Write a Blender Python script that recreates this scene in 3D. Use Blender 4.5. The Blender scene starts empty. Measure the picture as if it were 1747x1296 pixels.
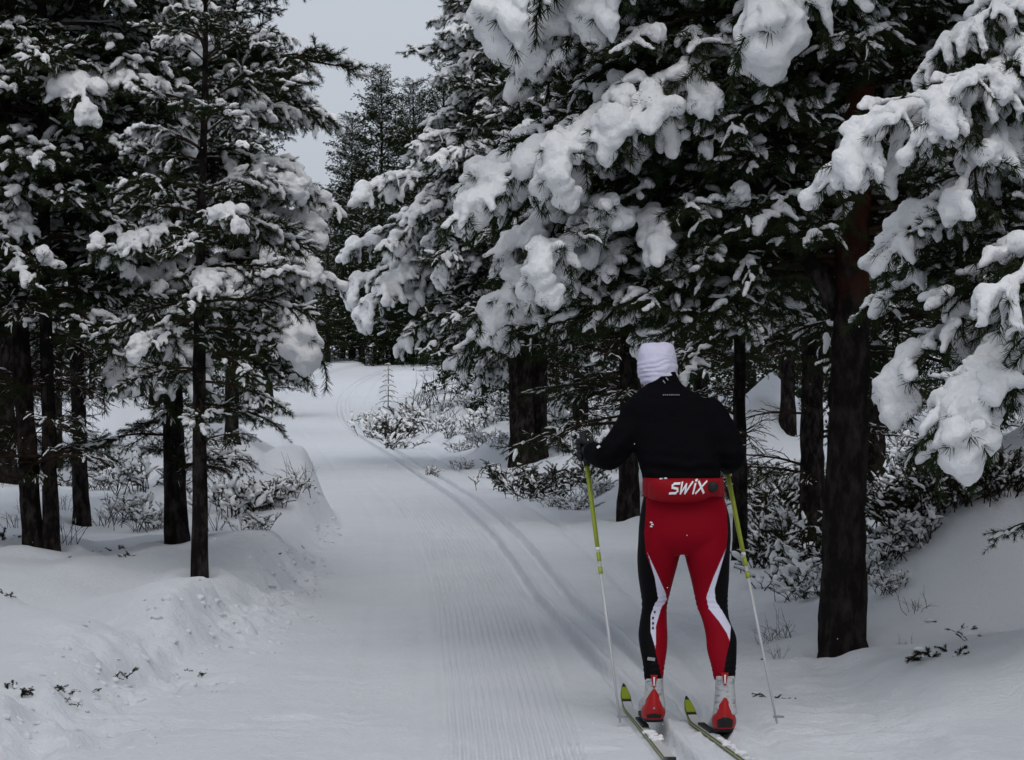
import bpy, math, random
import numpy as np
from mathutils import Vector, Matrix

# ------------------------------------------------------------------ camera, sky, sun, exposure
sc = bpy.context.scene
COL = sc.collection
F, PX0, PY0, CAMH = 4800.0, 873.5, 606.0, 1.6          # focal length and horizon in pixels of a 1747 x 1296 frame
cam_d = bpy.data.cameras.new('camera')
cam_d.sensor_width = 36.0
cam_d.lens = 36.0 * F / 1747.0
cam_d.shift_y = -(648.0 - PY0) / 1747.0
cam_d.clip_start, cam_d.clip_end = 0.5, 3000.0
cam = bpy.data.objects.new('camera', cam_d)
cam.location = (0, 0, CAMH)
cam.rotation_euler = (math.radians(90), 0, 0)
COL.objects.link(cam)
sc.camera = cam

world = bpy.data.worlds.new('World')
sc.world = world
world.use_nodes = True
nt = world.node_tree
nt.nodes.clear()
sky = nt.nodes.new('ShaderNodeTexSky')
sky.sky_type = 'NISHITA'
sky.sun_disc = False
sky.sun_elevation = math.radians(58)
sky.sun_rotation = math.radians(172)
sky.air_density, sky.dust_density, sky.ozone_density = 1.0, 4.0, 1.0
hs = nt.nodes.new('ShaderNodeHueSaturation')
hs.inputs['Saturation'].default_value = 0.25
bg1 = nt.nodes.new('ShaderNodeBackground')
bg1.inputs['Strength'].default_value = 0.03
bg2 = nt.nodes.new('ShaderNodeBackground')             # the even grey cloud layer
bg2.inputs['Color'].default_value = (0.50, 0.545, 0.62, 1)
bg2.inputs['Strength'].default_value = 0.86
ad = nt.nodes.new('ShaderNodeAddShader')
wo = nt.nodes.new('ShaderNodeOutputWorld')
nt.links.new(sky.outputs[0], hs.inputs['Color'])
nt.links.new(hs.outputs[0], bg1.inputs['Color'])
nt.links.new(bg1.outputs[0], ad.inputs[0])
nt.links.new(bg2.outputs[0], ad.inputs[1])
nt.links.new(ad.outputs[0], wo.inputs['Surface'])

sun_d = bpy.data.lights.new('sun', 'SUN')
sun_d.energy = 0.8
sun_d.angle = math.radians(40)
sun_d.color = (1.0, 0.97, 0.93)
sun = bpy.data.objects.new('sun', sun_d)
_az, _el = math.radians(172), math.radians(58)
_dir = Vector((math.sin(_az) * math.cos(_el), math.cos(_az) * math.cos(_el), math.sin(_el)))
sun.rotation_euler = _dir.to_track_quat('Z', 'Y').to_euler()
sun.location = (0, -5, 30)
COL.objects.link(sun)

sc.view_settings.view_transform = 'Standard'
sc.view_settings.look = 'None'
sc.view_settings.exposure = 0.0
sc.view_settings.gamma = 1.0
sc.view_settings.use_curve_mapping = False
sc.cycles.use_denoising = True
sc.cycles.max_bounces = 3
sc.cycles.diffuse_bounces = 2
sc.cycles.glossy_bounces = 2
sc.cycles.transmission_bounces = 2
sc.cycles.use_adaptive_sampling = True
sc.cycles.adaptive_threshold = 0.03

# ------------------------------------------------------------------ helpers
R = math.radians
rng = np.random.default_rng(11)

def wp(px, py, D):
    """a point seen at photo pixel (px, py), D metres in front of the camera"""
    return np.array([(px - PX0) / F * D, D, CAMH - (py - PY0) / F * D])

def to_px(p):
    return PX0 + p[0] / p[1] * F, PY0 + (CAMH - p[2]) / p[1] * F

def _hash(i, j, s):
    n = (i.astype(np.int64) * 374761393 + j.astype(np.int64) * 668265263 + s * 1442695041) & 0x7fffffff
    n = ((n ^ (n >> 13)) * 1274126177) & 0x7fffffff
    return ((n ^ (n >> 16)) & 0xffff) / 65535.0

def vnoise(x, y, s=0):
    x, y = np.asarray(x, float), np.asarray(y, float)
    i, j = np.floor(x), np.floor(y)
    fx, fy = x - i, y - j
    fx, fy = fx * fx * fx * (fx * (fx * 6 - 15) + 10), fy * fy * fy * (fy * (fy * 6 - 15) + 10)
    i, j = i.astype(np.int64), j.astype(np.int64)
    a, b = _hash(i, j, s), _hash(i + 1, j, s)
    c, d = _hash(i, j + 1, s), _hash(i + 1, j + 1, s)
    return ((a * (1 - fx) + b * fx) * (1 - fy) + (c * (1 - fx) + d * fx) * fy) * 2 - 1

def fbm(x, y, s=0, o=4):
    v, a, t = 0, 1.0, 0
    for k in range(o):
        v = v + a * vnoise(np.asarray(x) * 2 ** k + 17.3 * k, np.asarray(y) * 2 ** k - 9.1 * k, s + k)
        t += a
        a *= 0.5
    return v / t

def sstep(a, b, x):
    t = np.clip((np.asarray(x, float) - a) / (b - a), 0, 1)
    return t * t * (3 - 2 * t)

def new_mesh(name, verts, faces, mat=None, smooth=True):
    verts = np.asarray(verts, np.float32)
    me = bpy.data.meshes.new(name)
    if isinstance(faces, np.ndarray):
        n, k = faces.shape
        me.vertices.add(len(verts))
        me.vertices.foreach_set('co', verts.ravel())
        me.loops.add(n * k)
        me.loops.foreach_set('vertex_index', faces.astype(np.int32).ravel())
        me.polygons.add(n)
        me.polygons.foreach_set('loop_start', np.arange(0, n * k, k, dtype=np.int32))
        me.update(calc_edges=True)
    else:
        me.from_pydata([tuple(map(float, v)) for v in verts], [], faces)
    me.polygons.foreach_set('use_smooth', [smooth] * len(me.polygons))
    if mat:
        me.materials.append(mat)
    return me

def obj(name, me, parent=None, loc=None):
    o = bpy.data.objects.new(name, me)
    COL.objects.link(o)
    if parent is not None:
        o.parent = parent
    if loc is not None:
        o.location = loc
    return o

def tag(o, label=None, cat=None, group=None, kind=None):
    if label: o['label'] = label
    if cat: o['category'] = cat
    if group: o['group'] = group
    if kind: o['kind'] = kind
    return o

def empty(name, loc):
    o = bpy.data.objects.new(name, None)
    o.location = loc
    o.empty_display_size = 0.1
    COL.objects.link(o)
    return o

def tube(pts, rad, k=8, cap=True):
    """closed tube along a polyline -> verts, faces(list)"""
    pts = np.asarray(pts, float)
    n = len(pts)
    rad = np.broadcast_to(np.asarray(rad, float), (n,))
    tan = np.gradient(pts, axis=0)
    tan /= np.linalg.norm(tan, axis=1)[:, None] + 1e-9
    ref = np.array([0, 0, 1.0]) if abs(tan[0][2]) < 0.9 else np.array([1.0, 0, 0])
    u = np.cross(tan, ref)
    u /= np.linalg.norm(u, axis=1)[:, None] + 1e-9
    v = np.cross(tan, u)
    a = np.arange(k) * 2 * np.pi / k
    V = pts[:, None, :] + rad[:, None, None] * (np.cos(a)[None, :, None] * u[:, None, :] + np.sin(a)[None, :, None] * v[:, None, :])
    V = V.reshape(-1, 3)
    i = np.arange(n - 1)[:, None] * k
    j = np.arange(k)[None, :]
    j2 = (j + 1) % k
    Fq = np.stack([i + j, i + j2, i + k + j2, i + k + j], -1).reshape(-1, 4)
    faces = [tuple(map(int, f)) for f in Fq]
    if cap:
        faces.append(tuple(range(k))[::-1])
        faces.append(tuple(range((n - 1) * k, n * k)))
    return V, faces

def join(parts):
    V, Fc, o = [], [], 0
    for v, f in parts:
        V.append(np.asarray(v, float))
        Fc += [tuple(i + o for i in q) for q in f]
        o += len(v)
    return np.vstack(V), Fc

import bmesh
def _ico(sub):
    bm = bmesh.new()
    bmesh.ops.create_icosphere(bm, subdivisions=sub, radius=1.0)
    v = np.array([x.co[:] for x in bm.verts])
    f = np.array([[y.index for y in x.verts] for x in bm.faces])
    bm.free()
    return v, f
ICO1, ICO2 = _ico(1), _ico(2)

def balls(C, rad, ico=ICO1):
    C, rad = np.asarray(C, float), np.asarray(rad, float)
    if rad.ndim == 1:
        rad = rad[:, None]
    v = (C[:, None, :] + rad[:, None, :] * ico[0][None]).reshape(-1, 3)
    f = (np.arange(len(C))[:, None, None] * len(ico[0]) + ico[1][None]).reshape(-1, 3)
    return v, f

def remesh(name, v, f, voxel, mat, smooth=3, adaptivity=0.0, attr=None):
    me = new_mesh(name + '_t', v, f)
    o = bpy.data.objects.new('t', me)
    tmp = bpy.data.scenes.get('workshop') or bpy.data.scenes.new('workshop')   # emptied and removed at the end
    tmp.collection.objects.link(o)
    m = o.modifiers.new('r', 'REMESH')
    m.mode = 'VOXEL'
    m.voxel_size = voxel
    m.adaptivity = adaptivity
    m.use_smooth_shade = True
    if smooth:
        s = o.modifiers.new('s', 'SMOOTH')
        s.factor = 0.5
        s.iterations = smooth
    vl = tmp.view_layers[0]
    vl.update()
    dg = vl.depsgraph
    out = bpy.data.meshes.new_from_object(o.evaluated_get(dg))
    bpy.data.objects.remove(o)
    bpy.data.meshes.remove(me)
    out.name = name
    out.materials.clear()
    if mat: out.materials.append(mat)
    out.polygons.foreach_set('use_smooth', [True] * len(out.polygons))
    return out

def get_co(me):
    a = np.empty(len(me.vertices) * 3, np.float32)
    me.vertices.foreach_get('co', a)
    return a.reshape(-1, 3)

def set_co(me, v):
    me.vertices.foreach_set('co', np.asarray(v, np.float32).ravel())
    me.update()

# ------------------------------------------------------------------ materials
def mat(name, color, rough=0.7, noise=None, bump=None, spec=0.3, coat=0.0):
    """noise = (scale, other colour, contrast lo, hi, stretch);  bump = (scale, strength, distance, stretch)"""
    m = bpy.data.materials.new(name)
    m.use_nodes = True
    t = m.node_tree
    b = t.nodes['Principled BSDF']
    b.inputs['Base Color'].default_value = (*color, 1)
    b.inputs['Roughness'].default_value = rough
    b.inputs['Specular IOR Level'].default_value = spec
    tc = t.nodes.new('ShaderNodeTexCoord')
    def nz(scale, stretch):
        mp = t.nodes.new('ShaderNodeMapping')
        mp.inputs['Scale'].default_value = stretch
        n = t.nodes.new('ShaderNodeTexNoise')
        n.inputs['Scale'].default_value = scale
        n.inputs['Detail'].default_value = 5
        n.inputs['Roughness'].default_value = 0.65
        t.links.new(tc.outputs['Object'], mp.inputs['Vector'])
        t.links.new(mp.outputs[0], n.inputs['Vector'])
        return n
    if noise:
        n = nz(noise[0], noise[4] if len(noise) > 4 else (1, 1, 1))
        r = t.nodes.new('ShaderNodeValToRGB')
        r.color_ramp.elements[0].position, r.color_ramp.elements[1].position = noise[2], noise[3]
        r.color_ramp.elements[0].color = (*color, 1)
        r.color_ramp.elements[1].color = (*noise[1], 1)
        t.links.new(n.outputs[0], r.inputs[0])
        t.links.new(r.outputs[0], b.inputs['Base Color'])
    if bump:
        n = nz(bump[0], bump[3] if len(bump) > 3 else (1, 1, 1))
        bp = t.nodes.new('ShaderNodeBump')
        bp.inputs['Strength'].default_value = bump[1]
        bp.inputs['Distance'].default_value = bump[2]
        t.links.new(n.outputs[0], bp.inputs['Height'])
        t.links.new(bp.outputs[0], b.inputs['Normal'])
    return m

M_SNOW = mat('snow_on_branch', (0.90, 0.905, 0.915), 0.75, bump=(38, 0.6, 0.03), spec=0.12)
M_GROUND = mat('snow_ground', (0.73, 0.75, 0.785), 0.7, noise=(1.3, (0.69, 0.715, 0.755), 0.4, 0.7), bump=(30, 0.6, 0.03), spec=0.12)  # greyer than the bough snow: trodden, and darkened in place of canopy shade
M_BARK = mat('pine_bark', (0.012, 0.010, 0.009), 0.95, noise=(16, (0.070, 0.058, 0.052), 0.46, 0.74, (1, 1, 0.45)), bump=(26, 1.0, 0.035, (1, 1, 0.42)), spec=0.03)
def two_tone_bark():
    """grey plated bark below, thin rusty bark higher up, as on an old Scots pine"""
    m = mat('pine_bark_two_tone', (0.014, 0.012, 0.011), 0.95, noise=(14, (0.050, 0.042, 0.038), 0.46, 0.74, (1, 1, 0.45)), bump=(26, 1.0, 0.035, (1, 1, 0.42)), spec=0.03)
    t = m.node_tree
    b = t.nodes['Principled BSDF']
    grey = b.inputs['Base Color'].links[0].from_socket
    tc = t.nodes.new('ShaderNodeTexCoord')
    sp = t.nodes.new('ShaderNodeSeparateXYZ')
    n = t.nodes.new('ShaderNodeTexNoise')
    n.inputs['Scale'].default_value = 4.5
    n.inputs['Detail'].default_value = 6
    ma = t.nodes.new('ShaderNodeMath'); ma.operation = 'MULTIPLY_ADD'
    ma.inputs[1].default_value = 2.2
    mr = t.nodes.new('ShaderNodeMapRange')
    mr.inputs[1].default_value, mr.inputs[2].default_value = 2.9, 3.5
    mx = t.nodes.new('ShaderNodeMix'); mx.data_type = 'RGBA'
    mx.inputs[7].default_value = (0.085, 0.028, 0.017, 1)
    t.links.new(tc.outputs['Object'], sp.inputs[0])
    t.links.new(tc.outputs['Object'], n.inputs['Vector'])
    t.links.new(n.outputs[0], ma.inputs[0])
    t.links.new(sp.outputs[2], ma.inputs[2])
    t.links.new(ma.outputs[0], mr.inputs[0])
    t.links.new(mr.outputs[0], mx.inputs[0])
    t.links.new(grey, mx.inputs[6])
    t.links.new(mx.outputs[2], b.inputs['Base Color'])
    return m
M_BARK_RED = two_tone_bark()
M_TWIG = mat('pine_twig', (0.028, 0.020, 0.015), 0.95, noise=(9, (0.060, 0.040, 0.026), 0.45, 0.7), spec=0.04)
M_NEEDLE = mat('pine_needles', (0.018, 0.030, 0.012), 0.75, noise=(5, (0.034, 0.046, 0.018), 0.4, 0.7), spec=0.06)
M_HEATH = mat('heath_twig', (0.032, 0.024, 0.018), 0.95, spec=0.04)
M_LEAF = mat('heath_leaf', (0.022, 0.028, 0.013), 0.8, noise=(7, (0.045, 0.040, 0.022), 0.4, 0.7), spec=0.05)
# ------------------------------------------------------------------ the ground: one sheet, laid out along the trail
_ry = np.array([4, 11, 14, 19.5, 22, 26, 31, 40, 50, 62, 80, 95, 120, 150, 400.])
_rx = np.array([-.12, -.32, -.41, -.60, -.72, -.95, -1.35, -2.2, -3.2, -4.4, -5.8, -6.2, -6.1, -4.5, 0.])
def _smooth_interp():
    y = np.arange(2, 420, 0.5)
    x = np.interp(y, _ry, _rx)
    for _ in range(2):
        w = np.clip(y * 0.12, 2, 12)
        x = np.array([x[(y > a - b) & (y < a + b)].mean() for a, b in zip(y, w)])
    return y, x
_sy, _sx = _smooth_interp()
def ref_x(y):
    return np.interp(y, _sy, _sx)
def track_u(y):
    return np.interp(y, [11, 15, 19, 26, 60], [1.13, 0.98, 0.83, 0.84, 0.85])
def left_edge(y):
    return np.interp(y, [10, 12.3, 17, 22, 26, 40, 60, 120], [-1.75, -1.35, -.86, -.72, -.62, -.6, -.65, -.7])
RIGHT_EDGE = 1.75

MOUNDS = [  # x, y, radius x, radius y, height, turn
    (-1.90, 26.4, .50, 1.9, .34, 0), (-2.7, 27.5, .8, 2.0, .22, 0), (-1.70, 19.8, .46, 1.3, .17, .10), (-2.35, 18.6, .6, 1.3, .07, .2),
    (-1.95, 15.8, .42, 1.1, .16, .25), (-2.5, 14.2, .5, 1.2, .13, .3), (-2.9, 17.0, .6, 1.2, .07, 0), (-3.4, 15.0, .7, 1.2, .06, 0), (-3.0, 12.8, .6, .9, .05, 0),
    (3.25, 17.6, 1.05, 1.9, .58, -.1), (2.5, 16.2, .6, 1.2, .16, 0), (4.6, 19.0, 1.3, 2.4, .55, 0), (2.45, 13.2, .7, 1.3, .10, 0), (3.2, 12.5, .9, 1.2, .16, 0),
    (3.15, 35.5, .62, 1.3, .80, 0), (3.7, 37.0, .7, 1.4, .55, 0), (1.7, 30.0, .7, 2.2, .22, 0), (1.15, 36.0, .8, 2.6, .2, 0), (.3, 43, 1.0, 3, .22, 0),
    (-5.6, 37, 1.0, 2.6, .30, 0), (-4.3, 39, .9, 3.0, .38, 0), (-6.5, 45, 1.4, 3.5, .5, 0), (-3.9, 33, .7, 2.0, .16, 0),
    (-1.3, 60, .8, 4, .3, 0), (-0.2, 64, .9, 4, .3, 0), (.9, 56, .7, 3, .25, 0), (-2.1, 72, 1.0, 5, .35, 0), (-.6, 82, 1.2, 5, .3, 0), (-3.6, 90, 1.0, 6, .4, 0), (1.4, 75, 1.3, 5, .35, 0), (-1.7, 52, .45, 1.6, .22, 0), (-.9, 50, .4, 1.4, .2, 0), (-1.0, 56, .4, 1.6, .22, 0), (-.2, 55, .45, 1.5, .22, 0), (-2.0, 62, .5, 2.2, .25, 0), (-1.5, 67, .5, 2.2, .25, 0), (-.3, 72, .5, 2.4, .25, 0),
]
def ground_z(x, y):
    x, y = np.asarray(x, float), np.asarray(y, float)
    u = x - ref_x(y)
    ul = left_edge(y)
    on = sstep(ul - .35, ul + .05, u) * (1 - sstep(RIGHT_EDGE - .05, RIGHT_EDGE + .4, u))
    hill = 0.95 * sstep(58, 120, y) + 0.010 * np.clip(y - 110, 0, None) + 0.00012 * np.clip(y - 110, 0, None) ** 2
    z = hill + 0.03 * np.sin(y * .21 + 1.0) * sstep(14, 25, y) * sstep(38, 28, y)
    # off the trail
    left = np.clip(ul - u, 0, None)
    right = np.clip(u - RIGHT_EDGE, 0, None)
    off = 0.15 * sstep(0, .38, left) + 0.02 * np.clip(left, 0, 12)
    off = off + 0.06 * sstep(0, .6, right) + 0.022 * np.clip(right, 0, 25) + .35 * sstep(.8, 5, right) * sstep(48, 70, y)
    off = off + 0.14 * fbm(x * .55, y * .30, 3, 3) * sstep(.2, 1.0, left + right)
    off = off + 0.06 * fbm(x * 1.7 + 5, y * .8, 8, 2) * sstep(.2, 1.0, left + right)
    for mx, my, rx, ry, h, a in MOUNDS:
        dx, dy = x - mx, y - my
        ca, sa = math.cos(a), math.sin(a)
        q = ((dx * ca + dy * sa) / rx) ** 2 + ((-dx * sa + dy * ca) / ry) ** 2
        off = off + 1.25 * h * np.exp(-1.0 * q ** 1.8)
    z = z + off * (1 - on)
    return z

TREE_WELLS = []                                        # filled before the sheet is made: (x, y, radius)

SKI_LINES = [((.632, 11.12), (.515, 13.00)), ((.985, 10.72), (.775, 12.52))]
def trail_detail(x, y):
    """grooves, comb ridges, ski tracks and crumbled edge on top of ground_z"""
    u = x - ref_x(y)
    d = np.zeros_like(u)
    # crumbled, trodden left edge
    ul = left_edge(y)
    w = .16 + .22 * sstep(19, 12, y)
    band = np.exp(-((u - (ul - .12)) / w) ** 2) * sstep(29, 24, y)
    rough = fbm(x * 6.5, y * 3.2, 21, 3)
    pits = np.clip(vnoise(x * 4.2, y * 2.4, 33) - .15, 0, None)
    keep = .35 + .65 * sstep(-.25, .35, fbm(x * .8, y * .45, 44, 2))
    d += band * keep * (.07 * rough - .13 * pits + .03)
    lump = np.clip(vnoise(x * 11, y * 6.5, 51) - .1, 0, None)
    d += band * keep * (.05 * lump + .030 * fbm(x * 11, y * 9, 53, 2))
    # a line of kicked-up snow along the groomed lane
    lane = np.exp(-((u - .02) / .022) ** 2)
    fade = .35 + .65 * sstep(-.4, .3, vnoise(y * .6, y * 0, 5))
    d += .018 * lane * fade * sstep(45, 30, y)
    d -= .010 * np.exp(-((u + .05) / .04) ** 2) * sstep(45, 30, y)
    # comb ridges
    wob = .010 * fbm(y * .5, u * .3, 71, 2)
    inside = sstep(.05, .09, u) * (1 - sstep(.60, .66, u))
    worn = np.clip(.75 + .7 * fbm(x * 1.6, y * .7, 61, 3), .15, 1.0) * (1 - .5 * np.exp(-((y - 13.1) / .5) ** 2))
    d += .0095 * inside * worn * np.cos((u + wob) * 2 * np.pi / .034) * sstep(34, 22, y)
    d += .012 * np.exp(-((u - .66 - .02 * np.sin(y * .4)) / .03) ** 2) * sstep(21, 19, y) * sstep(13.2, 14.2, y)
    # packed ski tracks
    for off, depth in ((-.115, .068), (.115, .068)):
        c = track_u(y) + off
        g = 1 - sstep(.030, .048, np.abs(u - c))
        d -= depth * g * sstep(8, 10.5, y) * (1 - .7 * sstep(40, 90, y)) * (.85 + .15 * vnoise(y * 2, y * 0 + 3, 3))
        rim = np.exp(-((np.abs(u - c) - .062) / .018) ** 2)
        d += .018 * rim
    # an older, half filled pair on the right and a shallow one to the left of the lane
    for c0, depth in ((1.42, .030), (-.30, .012)):
        g = np.exp(-((u - c0 - .03 * np.sin(y * .3)) / .045) ** 2)
        d -= depth * g * sstep(10, 12, y)
    # skate marks and pole pocks, soft unevenness
    surf = sstep(ul - .3, ul + .1, u) * (1 - sstep(RIGHT_EDGE, RIGHT_EDGE + .5, u))
    d += surf * (.014 * fbm(x * 2.3, y * .8, 81, 3) + .006 * fbm(x * 12, y * 9, 83, 2))
    rough_cross = sstep(15.2, 13.0, y) * sstep(-.1, .5, fbm(x * 1.1 + 4, y * 1.3, 91, 2))
    d += surf * rough_cross * .022 * fbm(x * 3, y * 11, 93, 3)
    # loose snow off the trail: dropped clumps and dimples
    offt = 1 - surf
    d += offt * sstep(40, 20, y) * (.012 * fbm(x * 5, y * 3.2, 97, 3) + .05 * np.clip(vnoise(x * 3.1, y * 2.0, 99) - .62, 0, None))
    # the skis lie in shallow, freshly cut grooves
    for (tx, ty), (hx, hy) in SKI_LINES:
        ex, ey = hx - tx, hy - ty
        L = math.hypot(ex, ey)
        s_ = ((x - tx) * ex + (y - ty) * ey) / L
        n_ = ((x - tx) * ey - (y - ty) * ex) / L
        m_ = (1 - sstep(.036, .060, np.abs(n_))) * sstep(-3.0, -1.5, s_) * (1 - sstep(L + .05, L + .35, s_))
        d = d * (1 - m_) - .020 * m_
    # knocked-about right verge
    rv = np.exp(-((u - 1.95) / .35) ** 2) * sstep(24, 14, y)
    d += rv * (.045 * fbm(x * 5, y * 3, 95, 3))
    return d

def hit(px, py, dmin=9.0, dmax=160.0):
    """where the ray through a pixel meets the ground"""
    D = np.arange(dmin, dmax, 0.05)
    x = (px - PX0) / F * D
    zr = CAMH - (py - PY0) / F * D
    g = ground_z(x, D)
    k = np.argmax(zr <= g)
    if not (zr <= g).any():
        k = len(D) - 1
    return float(x[k]), float(D[k]), float(g[k])

def build_ground():
    us = np.concatenate([
        -np.geomspace(250, 3.7, 60)[:-1], np.arange(-3.7, -1.9, .05), np.arange(-1.9, -.55, .024), np.arange(-.55, .04, .022),
        np.arange(.04, .70, .0066), np.arange(.70, 1.22, .013), np.arange(1.22, 2.1, .03), np.arange(2.1, 4.2, .06), np.geomspace(4.2, 250, 60)])
    ys = [6.5]
    while ys[-1] < 420:
        y = ys[-1]
        ys.append(y + (.11 if y < 10 else .034 if y < 20 else .034 + (y - 20) * .0134 if y < 40 else .30 + (y - 40) * .03))
    ys = np.array(ys)
    U, Y = np.meshgrid(us, ys)
    X = ref_x(Y) + U
    Z = ground_z(X, Y) + trail_detail(X, Y)
    for wx, wy, wr in TREE_WELLS:
        r = np.hypot(X - wx, (Y - wy) * .8)
        Z += (.03 * np.exp(-((r - wr * 2.6) / (wr * 1.6)) ** 2) - .05 * np.exp(-(r / (wr * 1.6)) ** 2)) * (1 + .8 * vnoise(X * 5, Y * 4, 7))
    n, m = X.shape
    i = np.arange(n - 1)[:, None] * m
    j = np.arange(m - 1)[None, :]
    fc = np.stack([i + j, i + j + 1, i + m + j + 1, i + m + j], -1).reshape(-1, 4)
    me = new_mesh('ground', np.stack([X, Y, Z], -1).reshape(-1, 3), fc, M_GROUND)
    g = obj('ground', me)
    tag(g, 'snow covered forest floor with a groomed ski trail curving left uphill', 'ground', kind='structure')
    print('ground quads', len(fc))
# ------------------------------------------------------------------ pine branches: shared meshes for wood, needles and snow
def curve(p0, az, pit0, pit1, L, n, r, jit=.06):
    pts = [np.array(p0, float)]
    a = az
    for k in range(n):
        t = (k + .5) / n
        a += r.normal(0, jit)
        p = pit0 + (pit1 - pit0) * t + r.normal(0, jit)
        d = np.array([math.cos(a) * math.cos(p), math.sin(a) * math.cos(p), math.sin(p)])
        pts.append(pts[-1] + d * L / n)
    return np.array(pts)

def at(pts, t):
    n = len(pts) - 1
    k = min(int(t * n), n - 1)
    f = t * n - k
    d = pts[k + 1] - pts[k]
    return pts[k] + d * f, d / (np.linalg.norm(d) + 1e-9)

def sample(pts, step):
    seg = np.linalg.norm(np.diff(pts, axis=0), axis=1)
    s = np.concatenate([[0], np.cumsum(seg)])
    q = np.arange(0, s[-1], step)
    P = np.stack([np.interp(q, s, pts[:, i]) for i in range(3)], -1)
    k = np.clip(np.searchsorted(s, q, side='right') - 1, 0, len(seg) - 1)
    T = np.diff(pts, axis=0)[k] / (seg[k][:, None] + 1e-9)
    return P, T, q / s[-1]

def needles(lines, dens, nl, nw, r, spread=(30, 65)):
    """thin blades in a brush around each line -> verts, faces"""
    V = []
    for pts, t0 in lines:
        P, T, q = sample(pts, 1.0 / dens)
        k = q >= t0
        P, T, q = P[k], T[k], q[k]
        # a tuft at the end
        ne = 14
        P = np.vstack([P, np.repeat(pts[-1][None], ne, 0)])
        T = np.vstack([T, np.repeat(((pts[-1] - pts[-2]) / (np.linalg.norm(pts[-1] - pts[-2]) + 1e-9))[None], ne, 0)])
        n = len(P)
        rnd = r.normal(0, 1, (n, 3))
        rad = rnd - (rnd * T).sum(1)[:, None] * T
        rad /= np.linalg.norm(rad, axis=1)[:, None] + 1e-9
        a = np.radians(r.uniform(spread[0], spread[1], n))
        a[-ne:] = np.radians(r.uniform(5, 55, ne))
        d = T * np.cos(a)[:, None] + rad * np.sin(a)[:, None]
        d[:, 2] -= .06
        w = np.cross(d, r.normal(0, 1, (n, 3)))
        w /= np.linalg.norm(w, axis=1)[:, None] + 1e-9
        L = nl * r.uniform(.75, 1.2, n)[:, None]
        V.append(np.stack([P - w * nw / 2, P + w * nw / 2, P + d * L + w * nw * .15, P + d * L - w * nw * .15], 1).reshape(-1, 3))
    V = np.vstack(V)
    return V, np.arange(len(V)).reshape(-1, 4)

def branch_lines(r, L, rise, droop, n_lat, lat_scale, finger, bare=.25, sub_gap=.085, sub_len=(.09, .19)):
    main = curve((0, 0, 0), 0, rise, -droop, L, 12, r, .05)
    lats, subs, subs_of, ts = [], [], [], []
    for i in range(n_lat):
        t = bare + (.97 - bare) * (i + r.uniform(-.3, .3)) / n_lat
        t = min(max(t, .08), .98)
        p, d = at(main, t)
        s = 1 if i % 2 else -1
        az = math.atan2(d[1], d[0]) + s * R(r.uniform(28, 62))
        pit = math.asin(max(-1, min(1, d[2]))) + R(r.uniform(-24, 26))
        ln = max(.14, L * lat_scale * (1.12 - t) * r.uniform(.65, 1.2))
        lat = curve(p, az, pit, pit - R(r.uniform(20, 55)) * finger, ln, 6, r, .08)
        lats.append(lat)
        ts.append(t)
        n_sub = max(1, int(ln / sub_gap))
        for j in range(n_sub):
            tt = .25 + .72 * (j + r.uniform(0, .8)) / n_sub
            q, e = at(lat, min(tt, .97))
            s2 = 1 if j % 2 else -1
            az2 = math.atan2(e[1], e[0]) + s2 * R(r.uniform(20, 60))
            p2 = math.asin(max(-1, min(1, e[2]))) + R(r.uniform(-25, 38))
            subs_of.append(i)
            subs.append(curve(q, az2, p2, p2 - R(r.uniform(10, 50)) * finger, r.uniform(*sub_len), 4, r, .08))
    branch_lines.ts = np.array(ts)
    return main, lats, subs, subs_of

def snow_balls(r, line, r0, step, keep=1.0, t0=0.0, taper=.25, top=.35, lump=False):
    P, T, q = sample(line, step)
    k = q >= t0
    P, T, q = P[k], T[k], q[k]
    if not len(P):
        return np.zeros((0, 3)), np.zeros((0,))
    up = np.array([0, 0, 1.0])
    nrm = up - T * T[:, 2:3]
    ln = np.linalg.norm(nrm, axis=1)[:, None]
    nrm = np.where(ln > .15, nrm / (ln + 1e-9), up)
    ph = r.uniform(0, 100)
    rad = r0 * (.80 + .38 * vnoise(q * len(q) * step / .075 + ph, q * 0 + ph, 5)) * (1 - taper * q)
    if lump:
        rad = rad * (.50 + .68 * np.sin(np.pi * np.clip(.12 + .82 * q, 0, 1)))
    rad = np.clip(rad, r0 * .35, None)
    C = P + nrm * (rad * top + .006)[:, None] + up * (rad * .15)[:, None] + r.normal(0, r0 * .08, P.shape)
    return C, rad

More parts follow.
